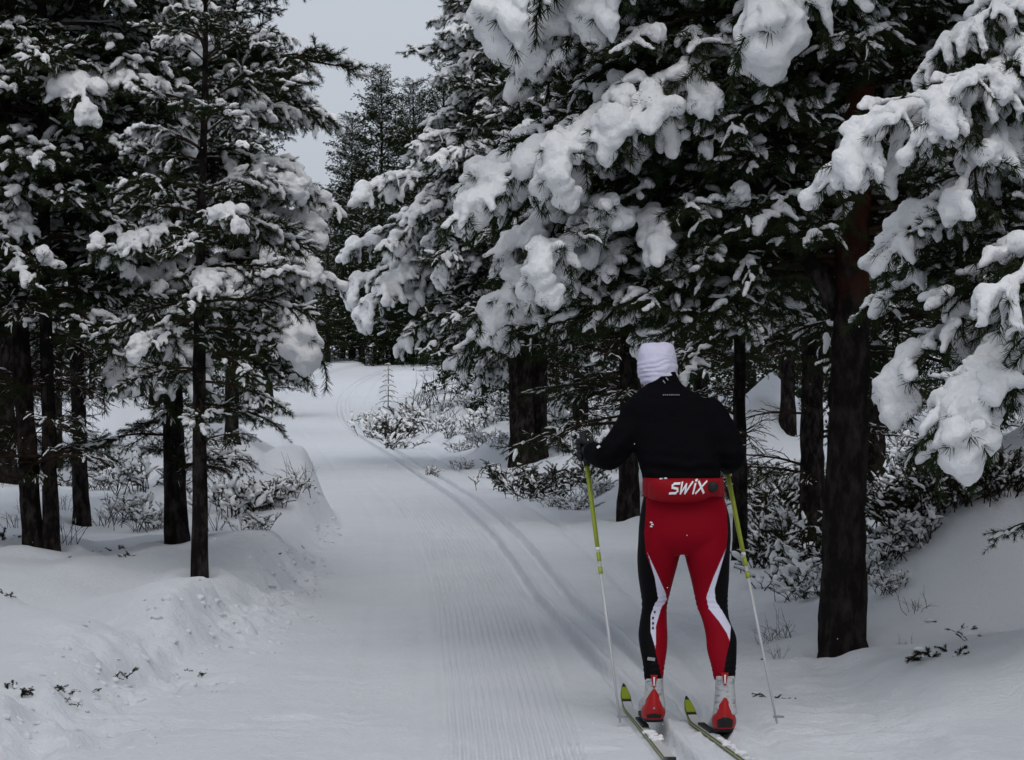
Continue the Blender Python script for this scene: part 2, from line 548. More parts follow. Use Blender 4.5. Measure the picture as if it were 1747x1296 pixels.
PROTO = {}
def make_proto(key, seed, L, rise, droop, n_lat, lat_scale, finger, snow_r, keep, voxel, dens=330, nl=.048, nw=.0042, bare=.25, need=True, main_snow=.8, pillow=.0, sub_gap=.062, sub_len=(.07, .15), lat_snow=1.0, ramp=(.45, 1.3)):
    r = np.random.default_rng(seed)
    main, lats, subs, so = branch_lines(r, L, rise, droop, n_lat, lat_scale, finger, bare, sub_gap, sub_len)
    subs_of = list(zip(so, subs))
    w = [tube(main, np.linspace(.016 * L ** .6, .004, len(main)), 6)]
    for l in lats:
        w.append(tube(l, np.linspace(.006, .0025, len(l)), 4))
    for s in subs:
        w.append(tube(s[::2], np.linspace(.003, .002, len(s[::2])), 3))
    wv, wf = join(w)
    nd = None
    if need:
        lines = [(s, .0) for s in subs] + [(l, .35) for l in lats] + [(main, .75)]
        v, f = needles(lines, dens, nl, nw, r)
        nd = True
        nw0 = len(wf)
        wf = wf + [tuple(int(i) + len(wv) for i in q) for q in f]
        wv = np.vstack([wv, v])
    wood = new_mesh('branch', wv, wf, M_TWIG)
    if nd:
        wood.materials.append(M_NEEDLE)
        wood.polygons.foreach_set('material_index', [0] * nw0 + [1] * (len(wf) - nw0))
    C, A = [], []
    def put(c, a):
        C.append(c); A.append(a)
    load = np.clip(np.exp(r.normal(0, .38, len(lats))), .4, 1.7) * (r.random(len(lats)) < keep) * (ramp[0] + (ramp[1] - ramp[0]) * branch_lines.ts)      # some twigs carry a pad, some none
    for (i, s) in subs_of:
        q = load[i] * r.uniform(.45, 1.25)
        if q > .16 and r.random() < .93:
            put(*snow_balls(r, s, snow_r * q * 1.1, max(.009, snow_r * q * .4), taper=.0, lump=True, t0=.1))
    for i, l in enumerate(lats):
        if load[i] > .2:
            q = load[i]
            put(*snow_balls(r, l, snow_r * q * lat_snow, max(.009, snow_r * q * lat_snow * .45), t0=.0 if lat_snow > .8 else .45))
            if pillow:
                P, T, _ = sample(l, snow_r * 1.6)
                kk = r.random(len(P)) < pillow
                if kk.any():
                    c = P[kk] + np.array([0, 0, snow_r * .5 * q])
                    put(c + r.normal(0, snow_r * .3, c.shape), snow_r * q * r.uniform(.9, 1.5, kk.sum()))
    put(*snow_balls(r, main, snow_r * main_snow * .5, max(.010, snow_r * .4), t0=.06, taper=-1.3))
    C, A = np.vstack(C), np.concatenate(A)
    if snow_r > .018:                                    # crumbs that roughen the pads
        k = r.random(len(C)) < .55
        dr = r.normal(0, 1, (k.sum(), 3)); dr[:, 2] = np.abs(dr[:, 2]) * .8 - .2
        dr /= np.linalg.norm(dr, axis=1)[:, None]
        C = np.vstack([C, C[k] + dr * (A[k] * .92)[:, None]])
        A = np.concatenate([A, A[k] * r.uniform(.28, .5, k.sum())])
    rad = np.stack([A, A, A * .88], -1)
    v, f = balls(C, rad, ICO2 if snow_r > .025 else ICO1)
    sn = remesh('snow', v, f, voxel * .9, M_SNOW, smooth=1)
    co = get_co(sn)
    co = co + np.stack([vnoise(co[:, 0] * 22, co[:, 2] * 22 + co[:, 1] * 9, 3), vnoise(co[:, 1] * 22, co[:, 2] * 22, 4), vnoise(co[:, 0] * 22, co[:, 1] * 22, 6)], -1) * (.009 if snow_r > .025 else .005)
    co = co + np.stack([vnoise(co[:, 1] * 55, co[:, 2] * 55 + co[:, 0] * 31, 23), vnoise(co[:, 0] * 55, co[:, 2] * 55, 24), vnoise(co[:, 0] * 55, co[:, 1] * 55, 26)], -1) * (.0045 if snow_r > .018 else .002)
    set_co(sn, co)
    chord = main[-1]
    PROTO.setdefault(key, []).append(dict(wood=wood, needles=nd, snow=sn, L=float(np.linalg.norm(chord)), pit=math.asin(chord[2] / np.linalg.norm(chord))))

for k in range(4):
    make_proto('heavy_long', 100 + k, 1.5, R(18), R(38), 23, .36, .95, .0295, .82, .0135, pillow=.20, dens=440, nl=.042, nw=.0036)
for k in range(3):
    make_proto('heavy_xl', 280 + k, 2.2, R(16), R(34), 34, .27, .95, .031, .84, .0150, pillow=.18, dens=430, nl=.044, nw=.0038, bare=.2)
for k in range(5):
    make_proto('heavy_mid', 120 + k, .95, R(20), R(40), 16, .40, .95, .0265, .82, .0120, pillow=.20, dens=440, nl=.042, nw=.0036)
for k in range(3):
    make_proto('light_long', 140 + k, 1.45, R(14), R(18), 20, .38, .25, .0205, .90, .0105, main_snow=.35, dens=560, nl=.042, nw=.0036, lat_snow=.55, ramp=(.7, 1.2))
for k in range(4):
    make_proto('light_mid', 160 + k, .9, R(18), R(16), 15, .42, .25, .0195, .90, .0100, main_snow=.35, dens=560, nl=.042, nw=.0036, lat_snow=.55, ramp=(.7, 1.2))
for k in range(2):
    make_proto('fine_long', 240 + k, 1.45, R(12), R(20), 24, .38, .4, .0140, .90, .0090, main_snow=.5, dens=420, nl=.040, nw=.0036, lat_snow=.6, sub_gap=.048, sub_len=(.05, .12), ramp=(.8, 1.1))
for k in range(3):
    make_proto('fine_mid', 260 + k, .9, R(16), R(18), 18, .42, .4, .0135, .90, .0085, main_snow=.5, dens=420, nl=.040, nw=.0036, lat_snow=.6, sub_gap=.048, sub_len=(.05, .12), ramp=(.8, 1.1))
for k in range(3):
    make_proto('upright', 180 + k, .55, R(10), R(-12), 9, .45, -.7, .022, .85, .0095, main_snow=1.0, bare=.1, dens=560, nl=.042, nw=.0036)
for k in range(3):
    make_proto('dead', 200 + k, 1.2, R(0), R(25), 15, .42, .6, .007, .45, .006, need=False, main_snow=.9, bare=.1, lat_snow=.8)
for k in range(3):
    make_proto('scrub', 220 + k, 1.1, R(5), R(25), 15, .42, .5, .012, .45, .0065, dens=220, nl=.04, main_snow=.7, bare=.1, lat_snow=.5)
print('proto tris', {k: [(len(p['snow'].polygons) * 2, len(p['wood'].polygons) * 2) for p in v] for k, v in PROTO.items()})

def put_branch(parent, key, start, tip, r, droop_extra=0.0, squash=1.0):
    """a branch (> needles, snow) from start to tip, in the parent's local frame"""
    if key.startswith("light") and r.random() < .42:
        key = key.replace("light", "fine")
    p = PROTO[key][int(r.integers(len(PROTO[key])))]
    d = np.asarray(tip, float) - np.asarray(start, float)
    L = np.linalg.norm(d)
    az = math.atan2(d[1], d[0])
    pit = math.asin(max(-1, min(1, d[2] / L))) - p['pit']
    s = L / p['L']
    o = obj('branch', p['wood'], parent)
    flip = -1 if r.random() < .5 else 1
    o.matrix_local = Matrix.Translation(Vector(start)) @ Matrix.Rotation(az, 4, 'Z') @ Matrix.Rotation(-pit, 4, 'Y') @ Matrix.Rotation(R(r.uniform(-12, 12)), 4, 'X') @ Matrix.Diagonal((s, s * flip * squash, s, 1))
    tag(obj('snow', p['snow'], o), kind='stuff')
    return o

def trunk_mesh(H, r0, lean, seed, mat_, rings=None, top=.12, flare=.25, sides=18):
    n = rings or max(8, int(H / .10))
    t = np.linspace(0, 1, n)
    z = t * H - .25 * (1 - t)
    r = np.random.default_rng(seed)
    ph = r.uniform(0, 6, 2)
    cx = lean[0] * t + .025 * np.sin(t * 7 + ph[0]) * t
    cy = lean[1] * t + .025 * np.sin(t * 6 + ph[1]) * t
    rad = r0 * ((1 - t) * (1 - top) + top) * (1 + flare * np.exp(-np.clip(z, 0, None) / .18))
    a = np.arange(sides) * 2 * np.pi / sides
    A, T = np.meshgrid(a, t)
    rr = rad[:, None] * (1 + .12 * vnoise(A * 3.0, T * H * 5, seed) + .10 * vnoise(A * 6, T * H * 11, seed + 1))
    V = np.stack([cx[:, None] + rr * np.cos(A), cy[:, None] + rr * np.sin(A), np.repeat(z[:, None], sides, 1)], -1).reshape(-1, 3)
    i = np.arange(n - 1)[:, None] * sides
    j = np.arange(sides)[None, :]
    j2 = (j + 1) % sides
    fc = np.stack([i + j, i + j2, i + sides + j2, i + sides + j], -1).reshape(-1, 4)
    return new_mesh('trunk', V, fc, mat_), (lambda h: (float(np.interp(h / H, t, cx)), float(np.interp(h / H, t, cy)), float(np.interp(h / H, t, rad))))

def in_frame(p, mx=230, my_top=520, my_bot=200):
    x, y = to_px(p)
    return -mx < x < 1747 + mx and -my_top < y < 1296 + my_bot
# ------------------------------------------------------------------ pines
def crown_profile(rel):
    return (1 - rel) ** .75 * (.62 + .38 * min(1, rel / .25)) + .06

def pine(label, px, py, H, wpx, crown0, rmax, seed, top_px=None, heavy=.6, gap=.30, per=5, red=False, group=None, extra=None, dead_from=.6, dead=3, base=None, name='pine_tree', low='light', side=None, bark=None, cull=True):
    x, y, z = base if base else hit(px, py)
    r0 = wpx / F * y / 2
    root = empty(name, (x, y, z))
    tag(root, label, 'tree', group)
    lean = (0.0, 0.0)
    if top_px is not None:                              # (pixel x of the trunk, at pixel y)
        zz = CAMH - (top_px[1] - PY0) / F * y - z
        lean = (((top_px[0] - PX0) / F * y - x) * H / max(zz, .3), 0.0)
    r = np.random.default_rng(seed)
    me, cen = trunk_mesh(H, r0, lean, seed, M_BARK_RED if red else M_BARK)
    obj('trunk', me, root)
    TREE_WELLS.append((x, y, max(r0, .06)))
    h = crown0
    nb = 0
    while h < H - .12:
        rel = (h - crown0) / (H - crown0)
        a0 = r.uniform(0, 6.28)
        n = per if rel < .8 else max(3, per - 1)
        for k in range(n):
            az = a0 + k * 6.283 / n + r.uniform(-.4, .4)
            ln = rmax * crown_profile(rel) * r.uniform(.65, 1.15)
            if side is not None:
                ln *= side(math.cos(az), math.sin(az), rel)
            if ln < .12:
                continue
            hh = h + r.uniform(-.16, .16)
            cx, cy, cr = cen(min(hh, H))
            pit = R(-16 + 62 * rel ** 1.4 + r.uniform(-10, 10))
            st = np.array([cx, cy, hh])
            tp = st + ln * np.array([math.cos(az) * math.cos(pit), math.sin(az) * math.cos(pit), math.sin(pit)])
            wpt = np.array([x, y, z])
            if cull and not (in_frame(st + wpt) or in_frame(tp + wpt)):
                continue
            if rel > .80:
                key = 'upright'
            else:
                hv = r.random() < heavy * (.55 + .6 * rel)
                key = ('heavy_' if hv else 'light_') + ('long' if ln > 1.05 else 'mid')
            put_branch(root, key, st, tp, r)
            nb += 1
        h += gap * (1 - .45 * rel) * r.uniform(.8, 1.2)
    h = dead_from
    while h < crown0 - .1:                              # bare, broken lower branches
        for k in range(dead):
            az = r.uniform(0, 6.28)
            ln = rmax * r.uniform(.25, .7)
            cx, cy, cr = cen(h)
            st = np.array([cx, cy, h + r.uniform(-.1, .1)])
            tp = st + ln * np.array([math.cos(az), math.sin(az), r.uniform(-.25, .15)])
            if in_frame(st + np.array([x, y, z])):
                put_branch(root, 'dead' if r.random() < .6 else 'scrub', st, tp, r)
        h += .28
    for e in (extra or ()):                             # named branches: start px, py, D, tip px, py, D, kind
        st = wp(e[0], e[1], e[2]) - np.array([x, y, z])
        tp = wp(e[3], e[4], e[5]) - np.array([x, y, z])
        put_branch(root, e[6], st, tp, r)
    return root, (x, y, z), cen

G_L = 'pines left of the trail'
G_R = 'pines right of the trail'
# left of the trail
pine('slender young pine with heavy snow pads, nearest tree at the left edge of the trail', 340, 985, 4.25, 29, 1.15, .92, 301, top_px=(345, 100), heavy=.30, gap=.28, per=5, group=G_L, dead_from=.8, dead=1,
     extra=[(345, 560, 20.6, 555, 590, 19.6, 'heavy_mid'), (345, 520, 20.6, 570, 480, 19.8, 'heavy_long'), (345, 600, 20.6, 170, 640, 19.6, 'heavy_mid'), (345, 500, 20.6, 160, 440, 19.7, 'heavy_long'),
            (345, 330, 20.6, 200, 330, 19.9, 'heavy_mid'), (345, 560, 20.6, 230, 640, 19.3, 'heavy_mid'), (345, 400, 20.6, 470, 430, 19.6, 'heavy_mid'), (345, 310, 20.6, 510, 300, 20.2, 'heavy_mid'),
            (345, 230, 20.6, 500, 190, 20.3, 'heavy_mid'), (345, 590, 20.6, 250, 660, 19.4, 'heavy_mid'), (345, 470, 20.6, 440, 520, 19.5, 'heavy_mid'), (345, 450, 20.6, 220, 520, 19.6, 'heavy_mid'), (345, 180, 20.6, 440, 180, 19.9, 'heavy_mid'), (345, 380, 20.6, 560, 400, 20.3, 'heavy_mid'), (345, 690, 20.6, 490, 735, 20.2, 'scrub'), (345, 610, 20.6, 530, 650, 20.4, 'light_mid')])
pine('straight dark pine trunk directly behind the slender young pine', 303, 930, 8.0, 38, 2.0, 1.5, 302, top_px=(280, 60), heavy=.35, gap=.30, per=6, group=G_L)
pine('left trunk of the two pines standing close together on the left', 62, 945, 9.0, 36, 2.3, 1.5, 303, top_px=(30, 470), heavy=.3, gap=.32, per=5, group=G_L)
pine('right trunk of the two pines standing close together on the left', 90, 950, 7.2, 28, 1.9, 1.35, 304, top_px=(70, 60), heavy=.4, gap=.28, per=6, group=G_L)
pine('thin straight pine between the paired trunks and the shrubs', 142, 900, 8.0, 28, 2.0, 1.5, 305, top_px=(128, 480), heavy=.35, gap=.32, per=5, group=G_L)
pine('thick dark pine trunk at the far left edge', 8, 822, 9.0, 40, 2.0, 1.9, 306, heavy=.35, gap=.34, per=5, group=G_L)
pine('short stretch of pine trunk behind the drooping boughs of the slender young pine', 396, 752, 8.6, 24, 2.4, 1.5, 307, heavy=.4, gap=.36, per=6, group=G_L)
pine('very thin pine pole behind the paired trunks', 100, 800, 7.0, 15, 1.8, 1.6, 308, heavy=.4, gap=.36, per=5, group=G_L)
pine('snowy pine leaning out over the bend of the trail on its left', 455, 700, 5.8, 22, 1.5, 1.8, 309, heavy=.55, gap=.30, per=6, group=G_L)
pine('tall pine whose crown fills the upper left corner', -120, 900, 9.0, 40, 2.4, 1.5, 310, heavy=.35, gap=.3, per=6, group=G_L,
     extra=[(-90, 40, 21, 14, 110, 20, 'heavy_mid'), (-90, 110, 21, 24, 190, 20, 'heavy_mid')])

# right of the trail
big_lbl = 'big pine in the right foreground with reddish bark and a forked limb'
def _big_side(c, s, rel):
    return 1.0
bx_, by_, bz_ = hit(1435, 1112)
D0 = by_
heavyL = [(1430, 180, D0, 748, 398, D0 - .7, 'heavy_xl'), (1300, 150, D0, 930, 300, D0 - 1.0, 'heavy_long'), (1430, 420, D0, 800, 555, D0 - .5, 'heavy_xl'), (1300, 400, D0, 890, 470, D0 - .9, 'heavy_long'),
          (1440, 70, D0, 1045, 245, D0 - 1.1, 'heavy_long'), (1440, -70, D0, 862, 120, D0 - .5, 'heavy_xl'), (1440, -20, D0, 985, 140, D0 - .2, 'light_mid'), (1410, 460, D0, 985, 550, D0 - .4, 'light_mid'),
          (1400, 470, D0, 1140, 575, D0 - .5, 'light_mid'), (1440, -90, D0, 1270, 60, D0 - 1.3, 'heavy_mid'), (1400, 440, D0, 900, 560, D0 + .5, 'light_long'), (1420, 250, D0, 980, 340, D0 + .1, 'light_long'),
          (1440, -120, D0, 1000, 20, D0 - .9, 'heavy_long'), (1440, -60, D0, 900, 200, D0 + .3, 'light_long'), (1440, 120, D0, 860, 260, D0 + .2, 'light_long'), (1430, 330, D0, 840, 470, D0 + .4, 'light_long')]
for k in range(5):                                      # more loaded boughs on the trail side
    q = (-40, 110, 240, 330, 440)[k]
    heavyL.append((1440, q - 60, D0, 830 + 40 * (k % 3), q + 60, D0 + (-1.0, .8, -.4, .9, .2)[k], 'light_long' if k % 2 else 'heavy_long'))
heavyL += [(1430, 250, D0, 770, 330, D0 + .6, 'heavy_xl'), (1430, 380, D0, 830, 440, D0 + .1, 'heavy_xl'), (1430, 450, D0, 790, 600, D0 + .7, 'heavy_xl'), (1430, 20, D0, 850, 170, D0 + .8, 'heavy_xl'),
           (1430, -60, D0, 930, 70, D0 + .2, 'heavy_xl')]
rr = np.random.default_rng(77)
for k in range(74):
    sy_ = rr.uniform(-60, 480)
    tx_ = rr.uniform(960, 1390)
    ty_ = np.clip(sy_ + (1440 - tx_) * rr.uniform(.0, .42), -80, 540)
    heavyL.append((1440, sy_, D0, tx_, ty_, D0 + rr.uniform(-.9, 1.6), 'light_long' if tx_ < 1180 else 'light_mid'))
for k in range(34):
    sy_ = rr.uniform(-80, 420)
    tx_ = rr.uniform(1500, 1800)
    heavyL.append((1450, sy_, D0, tx_, sy_ + rr.uniform(-40, 90), D0 + rr.uniform(-.6, 1.4), 'light_mid'))
for k in range(12):
    sy_ = rr.uniform(-60, 190)
    heavyL.append((1450, sy_ - 20, D0, rr.uniform(1340, 1540), sy_ + rr.uniform(0, 60), D0 - rr.uniform(.4, 1.0), 'light_mid'))
big, bpos, bcen = pine(big_lbl, 1435, 1112, 8.6, 78, 3.75, 2.3, 320, top_px=(1458, 200), red=True, dead_from=99, heavy=.4, gap=.36, per=5, cull=False, group=G_R, extra=heavyL, base=(bx_, by_, bz_))
limb_pts = [wp(*q) for q in ((1432, 540, D0), (1405, 480, D0 - .05), (1352, 410, D0 - .12), (1305, 345, D0 - .2), (1262, 270, D0 - .3), (1200, 200, D0 - .35), (1130, 150, D0 - .4))]
v, f = tube(np.array(limb_pts) - np.array(bpos), [.05, .046, .042, .036, .030, .022, .012], 10)
obj('limb', new_mesh('limb', v, f, M_BARK), big)

pine('stout pine with two stems side by side, its left stem, beyond the bend', 893, 790, 9.5, 44, 1.75, 2.0, 321, top_px=(872, 100), heavy=.6, gap=.26, per=7, group=G_R, dead_from=1.35,
     extra=[(880, 330, 42, 600, 335, 41, 'heavy_long'), (880, 300, 42, 712, 375, 40, 'heavy_long'), (880, 410, 42, 585, 430, 42, 'heavy_long'), (880, 450, 42, 590, 500, 41.5, 'heavy_long'), (880, 470, 42, 615, 540, 41, 'heavy_long'),
            (880, 400, 42, 635, 430, 40.5, 'heavy_long'), (880, 240, 42, 690, 300, 42.5, 'heavy_long'), (885, 520, 42, 690, 585, 41, 'heavy_mid'), (890, 540, 42, 760, 605, 40.5, 'heavy_mid'), (900, 540, 42, 830, 615, 40.2, 'heavy_mid'),
            (880, 360, 42, 660, 380, 42.8, 'heavy_long'), (880, 450, 42, 650, 505, 40.5, 'heavy_long'), (880, 520, 42, 640, 560, 42.4, 'light_long'), (880, 160, 42, 740, 220, 42, 'heavy_mid')])
pine('stout pine with two stems side by side, its right stem, beyond the bend', 917, 782, 9.0, 30, 1.8, 2.1, 322, top_px=(930, 100), heavy=.55, gap=.30, per=6, group=G_R, dead_from=1.4)
pine('dark pine trunk just left of the skier at shoulder height', 1072, 886, 8.0, 35, 2.0, 1.7, 323, heavy=.4, gap=.30, per=6, group=G_R, dead_from=.9, dead=4)
pine('dark pine trunk rising straight above the white hat', 1119, 842, 8.5, 38, 2.1, 1.9, 324, heavy=.4, gap=.32, per=6, group=G_R, dead_from=1.0, dead=4)
pine('slim pine trunk close behind the right arm of the skier', 1263, 962, 6.5, 26, 1.9, 1.3, 325, heavy=.2, gap=.30, per=5, group=G_R, dead=2)
pine('thin pine trunk at the snow hummock behind the skier', 1344, 722, 9.0, 25, 2.2, 2.0, 326, heavy=.3, gap=.32, per=6, group=G_R)
pine('dark pine trunk immediately left of the big foreground pine', 1386, 922, 7.5, 44, 2.0, 1.5, 327, heavy=.2, gap=.30, per=6, group=G_R)
pine('dark pine trunk immediately right of the big foreground pine', 1494, 842, 8.5, 34, 2.0, 1.8, 328, heavy=.3, gap=.32, per=6, group=G_R)
pine('pine half hidden behind the snowy boughs at the right edge', 1640, 800, 9.0, 30, 1.7, 2.0, 329, heavy=.5, gap=.3, per=6, group=G_R)
pine('tall snowy pine filling the gap between the doubled stems and the big pine', 990, 760, 10.5, 26, 2.2, 2.2, 330, heavy=.6, gap=.32, per=6, group=G_R)

# the near pine whose boughs reach in from the right edge
N = 12.6
near_x = [(1900, 150, N, 1402, 325, N - .5, 'heavy_long'), (1900, 110, N, 1560, 250, N - .7, 'heavy_long'), (1900, 300, N, 1490, 425, N + .1, 'heavy_mid'), (1900, 330, N, 1560, 400, N - .3, 'light_long'),
          (1900, 420, N, 1470, 500, N + .2, 'light_mid'), (1900, 470, N, 1600, 520, N - .3, 'light_mid'), (1900, 520, N, 1512, 660, N - .2, 'heavy_mid'), (1900, 500, N, 1600, 760, N - .6, 'heavy_mid'),
          (1900, 560, N, 1690, 720, N - .8, 'heavy_mid'), (1900, 430, N, 1700, 510, N - .9, 'heavy_mid'), (1900, 640, N, 1560, 760, N + .2, 'light_mid'), (1900, -40, N, 1580, 120, N + .3, 'heavy_mid'),
          (1900, -60, N, 1650, 60, N - .3, 'heavy_mid'), (1900, 20, N, 1690, 170, N - .5, 'heavy_mid'), (1900, 380, N, 1520, 470, N + .5, 'light_long'), (1900, 240, N, 1580, 330, N + .4, 'light_long'),
          (1900, 600, N, 1640, 640, N + .3, 'light_mid'), (1900, 860, N, 1690, 920, N, 'scrub'), (1900, 200, N, 1660, 330, N - .6, 'heavy_mid')]
pine('near pine outside the right edge whose thickly snowed boughs reach into view', 1905, 1220, 8.2, 70, 4.4, 2.0, 340, dead_from=99, heavy=.4, gap=.34, per=6, cull=False, group=G_R, extra=near_x, base=(wp(1905, 1220, N)[0], N, float(ground_z(wp(1905, 1220, N)[0], N))))

# ------------------------------------------------------------------ far pines: one joined crown and one snow mesh each, shared by copies
def far_branch(seed):
    r = np.random.default_rng(seed)
    main, lats, subs, _ = branch_lines(r, 1.4, R(16), R(22), 12, .40, .6, .15, .13, (.12, .22))
    w = [tube(main[::4], np.linspace(.016, .005, len(main[::4])), 3)]
    lines = [(s, 0) for s in subs] + [(l, .3) for l in lats] + [(main, .7)]
    nv, nf = needles(lines, 27, .064, .022, r)
    C, A = [], []
    for s in subs + lats + [main]:
        if r.random() < .75:
            c, a = snow_balls(r, s, r.uniform(.018, .036), .04, lump=True)
            C.append(c); A.append(a)
    C, A = np.vstack(C), np.concatenate(A)
    k = r.random(len(C)) < .8
    v, f = balls(C[k], np.stack([A, A, A * .75], -1)[k] * 1.25)
    sn = remesh('fs', v, f, .048, None, smooth=1, adaptivity=.15)
    sn.calc_loop_triangles()
    tri = np.array([t.vertices[:] for t in sn.loop_triangles])
    sv = get_co(sn).copy()
    bpy.data.meshes.remove(sn)
    return dict(w=join(w), n=(nv, nf), s=(sv, tri), L=float(np.linalg.norm(main[-1])), pit=math.asin(main[-1][2] / np.linalg.norm(main[-1])))

ORDS = ['leftmost', 'second from left', 'third from left', 'fourth from left', 'fifth from left', 'sixth from left', 'seventh from left', 'eighth from left', 'ninth from left', 'tenth from left', 'eleventh from left', 'twelfth from left']
FARB = [far_branch(400 + k) for k in range(4)]
def far_tree(seed, H, rmax, crown0, snowy, gap, rnd=1.0):
    r = np.random.default_rng(seed)
    tm, cen = trunk_mesh(H, .11, (0, 0), seed, M_BARK, rings=14, sides=8)
    NV, NF, SV, SF, WV, WF = [], [], [], [], [], []
    no = so = wo_ = 0
    h = crown0
    while h < H - .1:
        rel = (h - crown0) / (H - crown0)
        n = 5
        a0 = r.uniform(0, 6.28)
        for k in range(n):
            b = FARB[int(r.integers(len(FARB)))]
            az = a0 + k * 6.283 / n + r.uniform(-.4, .4)
            ln = rmax * crown_profile(rel) ** rnd * r.uniform(.6, 1.15)
            pit = R(-12 + 60 * rel ** 1.3 + r.uniform(-10, 10)) - b['pit']
            s = ln / b['L']
            Mx = np.array((Matrix.Rotation(az, 3, 'Z') @ Matrix.Rotation(-pit, 3, 'Y'))) * s
            t = np.array([0, 0, h + r.uniform(-.15, .15)])
            v = b['n'][0] @ Mx.T + t
            NV.append(v); NF.append(b['n'][1] + no); no += len(v)
            v = b['w'][0] @ Mx.T + t
            WV.append(v); WF += [tuple(i + wo_ for i in q) for q in b['w'][1]]; wo_ += len(v)
            if r.random() < snowy:
                v = b['s'][0] @ Mx.T + t
                SV.append(v); SF.append(b['s'][1] + so); so += len(v)
        h += gap * (1 - .4 * rel) * r.uniform(.85, 1.15)
    return dict(trunk=tm, branches=new_mesh('branches', np.vstack(WV), WF, M_TWIG), crown=new_mesh('crown', np.vstack(NV), np.vstack(NF), M_NEEDLE, False), snow=new_mesh('snow', np.vstack(SV), np.vstack(SF), M_SNOW), H=H)

FAR = [far_tree(500, 8.0, 1.8, .7, .85, .33), far_tree(501, 9.5, 2.0, 1.3, .85, .36), far_tree(502, 7.0, 1.7, .25, .9, .29), far_tree(503, 9.0, 1.9, .8, .85, .27, .62)]
print('far tris', [len(d['crown'].polygons) * 2 + len(d['snow'].polygons) for d in FAR])

def far_pine(label, group, x, y, k, s, rot, z=None):
    d = FAR[k]
    root = empty('pine_tree', (x, y, float(ground_z(x, y)) - .05 if z is None else z))
    root.rotation_euler = (0, 0, rot)
    root.scale = (s, s, s)
    tag(root, label, 'tree', group)
    obj('trunk', d['trunk'], root)
    tag(obj('crown', d['crown'], root), kind='stuff')
    tag(obj('branches', d['branches'], root), kind='stuff')
    tag(obj('snow', d['snow'], root), kind='stuff')
    return root

def far_at(label, group, px, top_py, D, k, rot):
    """a far pine whose top shows at (px, top_py)"""
    x = (px - PX0) / F * D
    g = float(ground_z(x, D)) - .05
    top = CAMH - (top_py - PY0) / F * D
    return far_pine(label, group, x, D, k, (top - g) / FAR[k]['H'], rot)

far_at('tallest of the sparse pines against the sky at the end of the trail', 'pines against the sky', 650, 118, 132, 3, .3)
far_at('round topped sparse pine just right of the tallest one against the sky', 'pines against the sky', 706, 140, 138, 3, 2.1)
far_at('sparse pine against the sky touching the doubled stem pine', 'pines against the sky', 757, 112, 134, 3, 4.0)
far_at('short sparse pine left of the tallest one against the sky', 'pines against the sky', 600, 200, 130, 3, 5.0)
for k, (px, top) in enumerate(((560, 380), (585, 330), (618, 300), (640, 350), (672, 310), (690, 360), (720, 300), (745, 330), (540, 420), (605, 420), (660, 430))):
    far_at('bushy low pine on the rise closing off the trail, ' + ORDS[sorted((560, 585, 618, 640, 672, 690, 720, 745, 540, 605, 660)).index(px)], 'bushy pines on the rise', px, top, 124 + (k * 7) % 12, 2 if k % 3 else 0, k * 1.3)
r_ = np.random.default_rng(9)
def forest(n, label, group, d0, d1, tops, kinds=(0, 1, 2)):
    for k in range(n):
        px = -80 + 1900 * (k + r_.uniform(0, 1)) / n
        D = r_.uniform(d0, d1)
        lo, hi = tops(px)
        if lo is None:
            continue
        x = (px - PX0) / F * D
        if -2.0 < x - ref_x(D) < 3.4 and D < 118:
            continue
        far_at(label, group, px, r_.uniform(lo, hi), D, 2 if 440 < px < 850 else int(r_.choice(kinds)), r_.uniform(0, 6.28))
def _t_far(px):
    if 440 < px < 850:
        return (340, 440) if px < 600 else (260, 360)
    return (60, 280) if px < 440 else (-60, 160)
def _t_mid(px):
    if 440 < px < 830:
        return (None, None)
    return (20, 220) if px < 440 else (-150, 120)
forest(40, 'snow laden pine in the dense forest at the very back', 'dense forest at the very back', 98, 130, _t_far)
forest(26, 'snow laden pine in the dense forest at the very back', 'dense forest at the very back', 118, 150, _t_far)
forest(20, 'snow laden pine in the middle distance between the named trunks', 'pines in the middle distance', 44, 62, _t_mid)
forest(18, 'snow laden pine in the middle distance between the named trunks', 'pines in the middle distance', 62, 90, _t_mid)
_one = 'first second third fourth fifth sixth seventh eighth ninth tenth eleventh twelfth thirteenth fourteenth fifteenth sixteenth seventeenth eighteenth nineteenth'.split()
def ordinal(n):
    if n < 20:
        return _one[n - 1]
    t, u = divmod(n, 10)
    w = 'twenty thirty forty fifty sixty seventy'.split()[t - 2]
    return (w[:-1] + 'ieth') if u == 0 else w + '-' + _one[u - 1]
for g in ('dense forest at the very back', 'pines in the middle distance'):
    rows = [o for o in COL.objects if o.parent is None and o.get('group') == g]
    rows.sort(key=lambda o: o.location.x / o.location.y)
    for k, o in enumerate(rows):
        o['label'] = o['label'].replace(' between the named trunks', '') + f', {ordinal(k + 1)} from left'
# the forest goes on beside the photographer: unseen pines, added to shade the snow
for (x, y, k, s, a) in ((4.6, 6.5, 1, 1.0, .4), (5.0, 9.6, 0, 1.0, 1.4), (5.8, 14, 1, 1.1, 2.2), (-4.6, 8.6, 0, 1.1, 5.0), (-4.6, 4.5, 1, 1.1, .9), (-5.0, 13.5, 2, 1.3, 1.9), (6.2, 20, 0, 1.1, 3.3), (-6.0, 19, 1, 1.1, .2), (7.0, 8, 1, 1.1, 2.7), (7.5, 17, 2, 1.3, 1.7), (-7.0, 10, 1, 1.0, 4.7)):
    far_pine('unseen snow laden pine added for shade in the forest around the photographer', 'forest around the photographer', x, y, k, s, a)
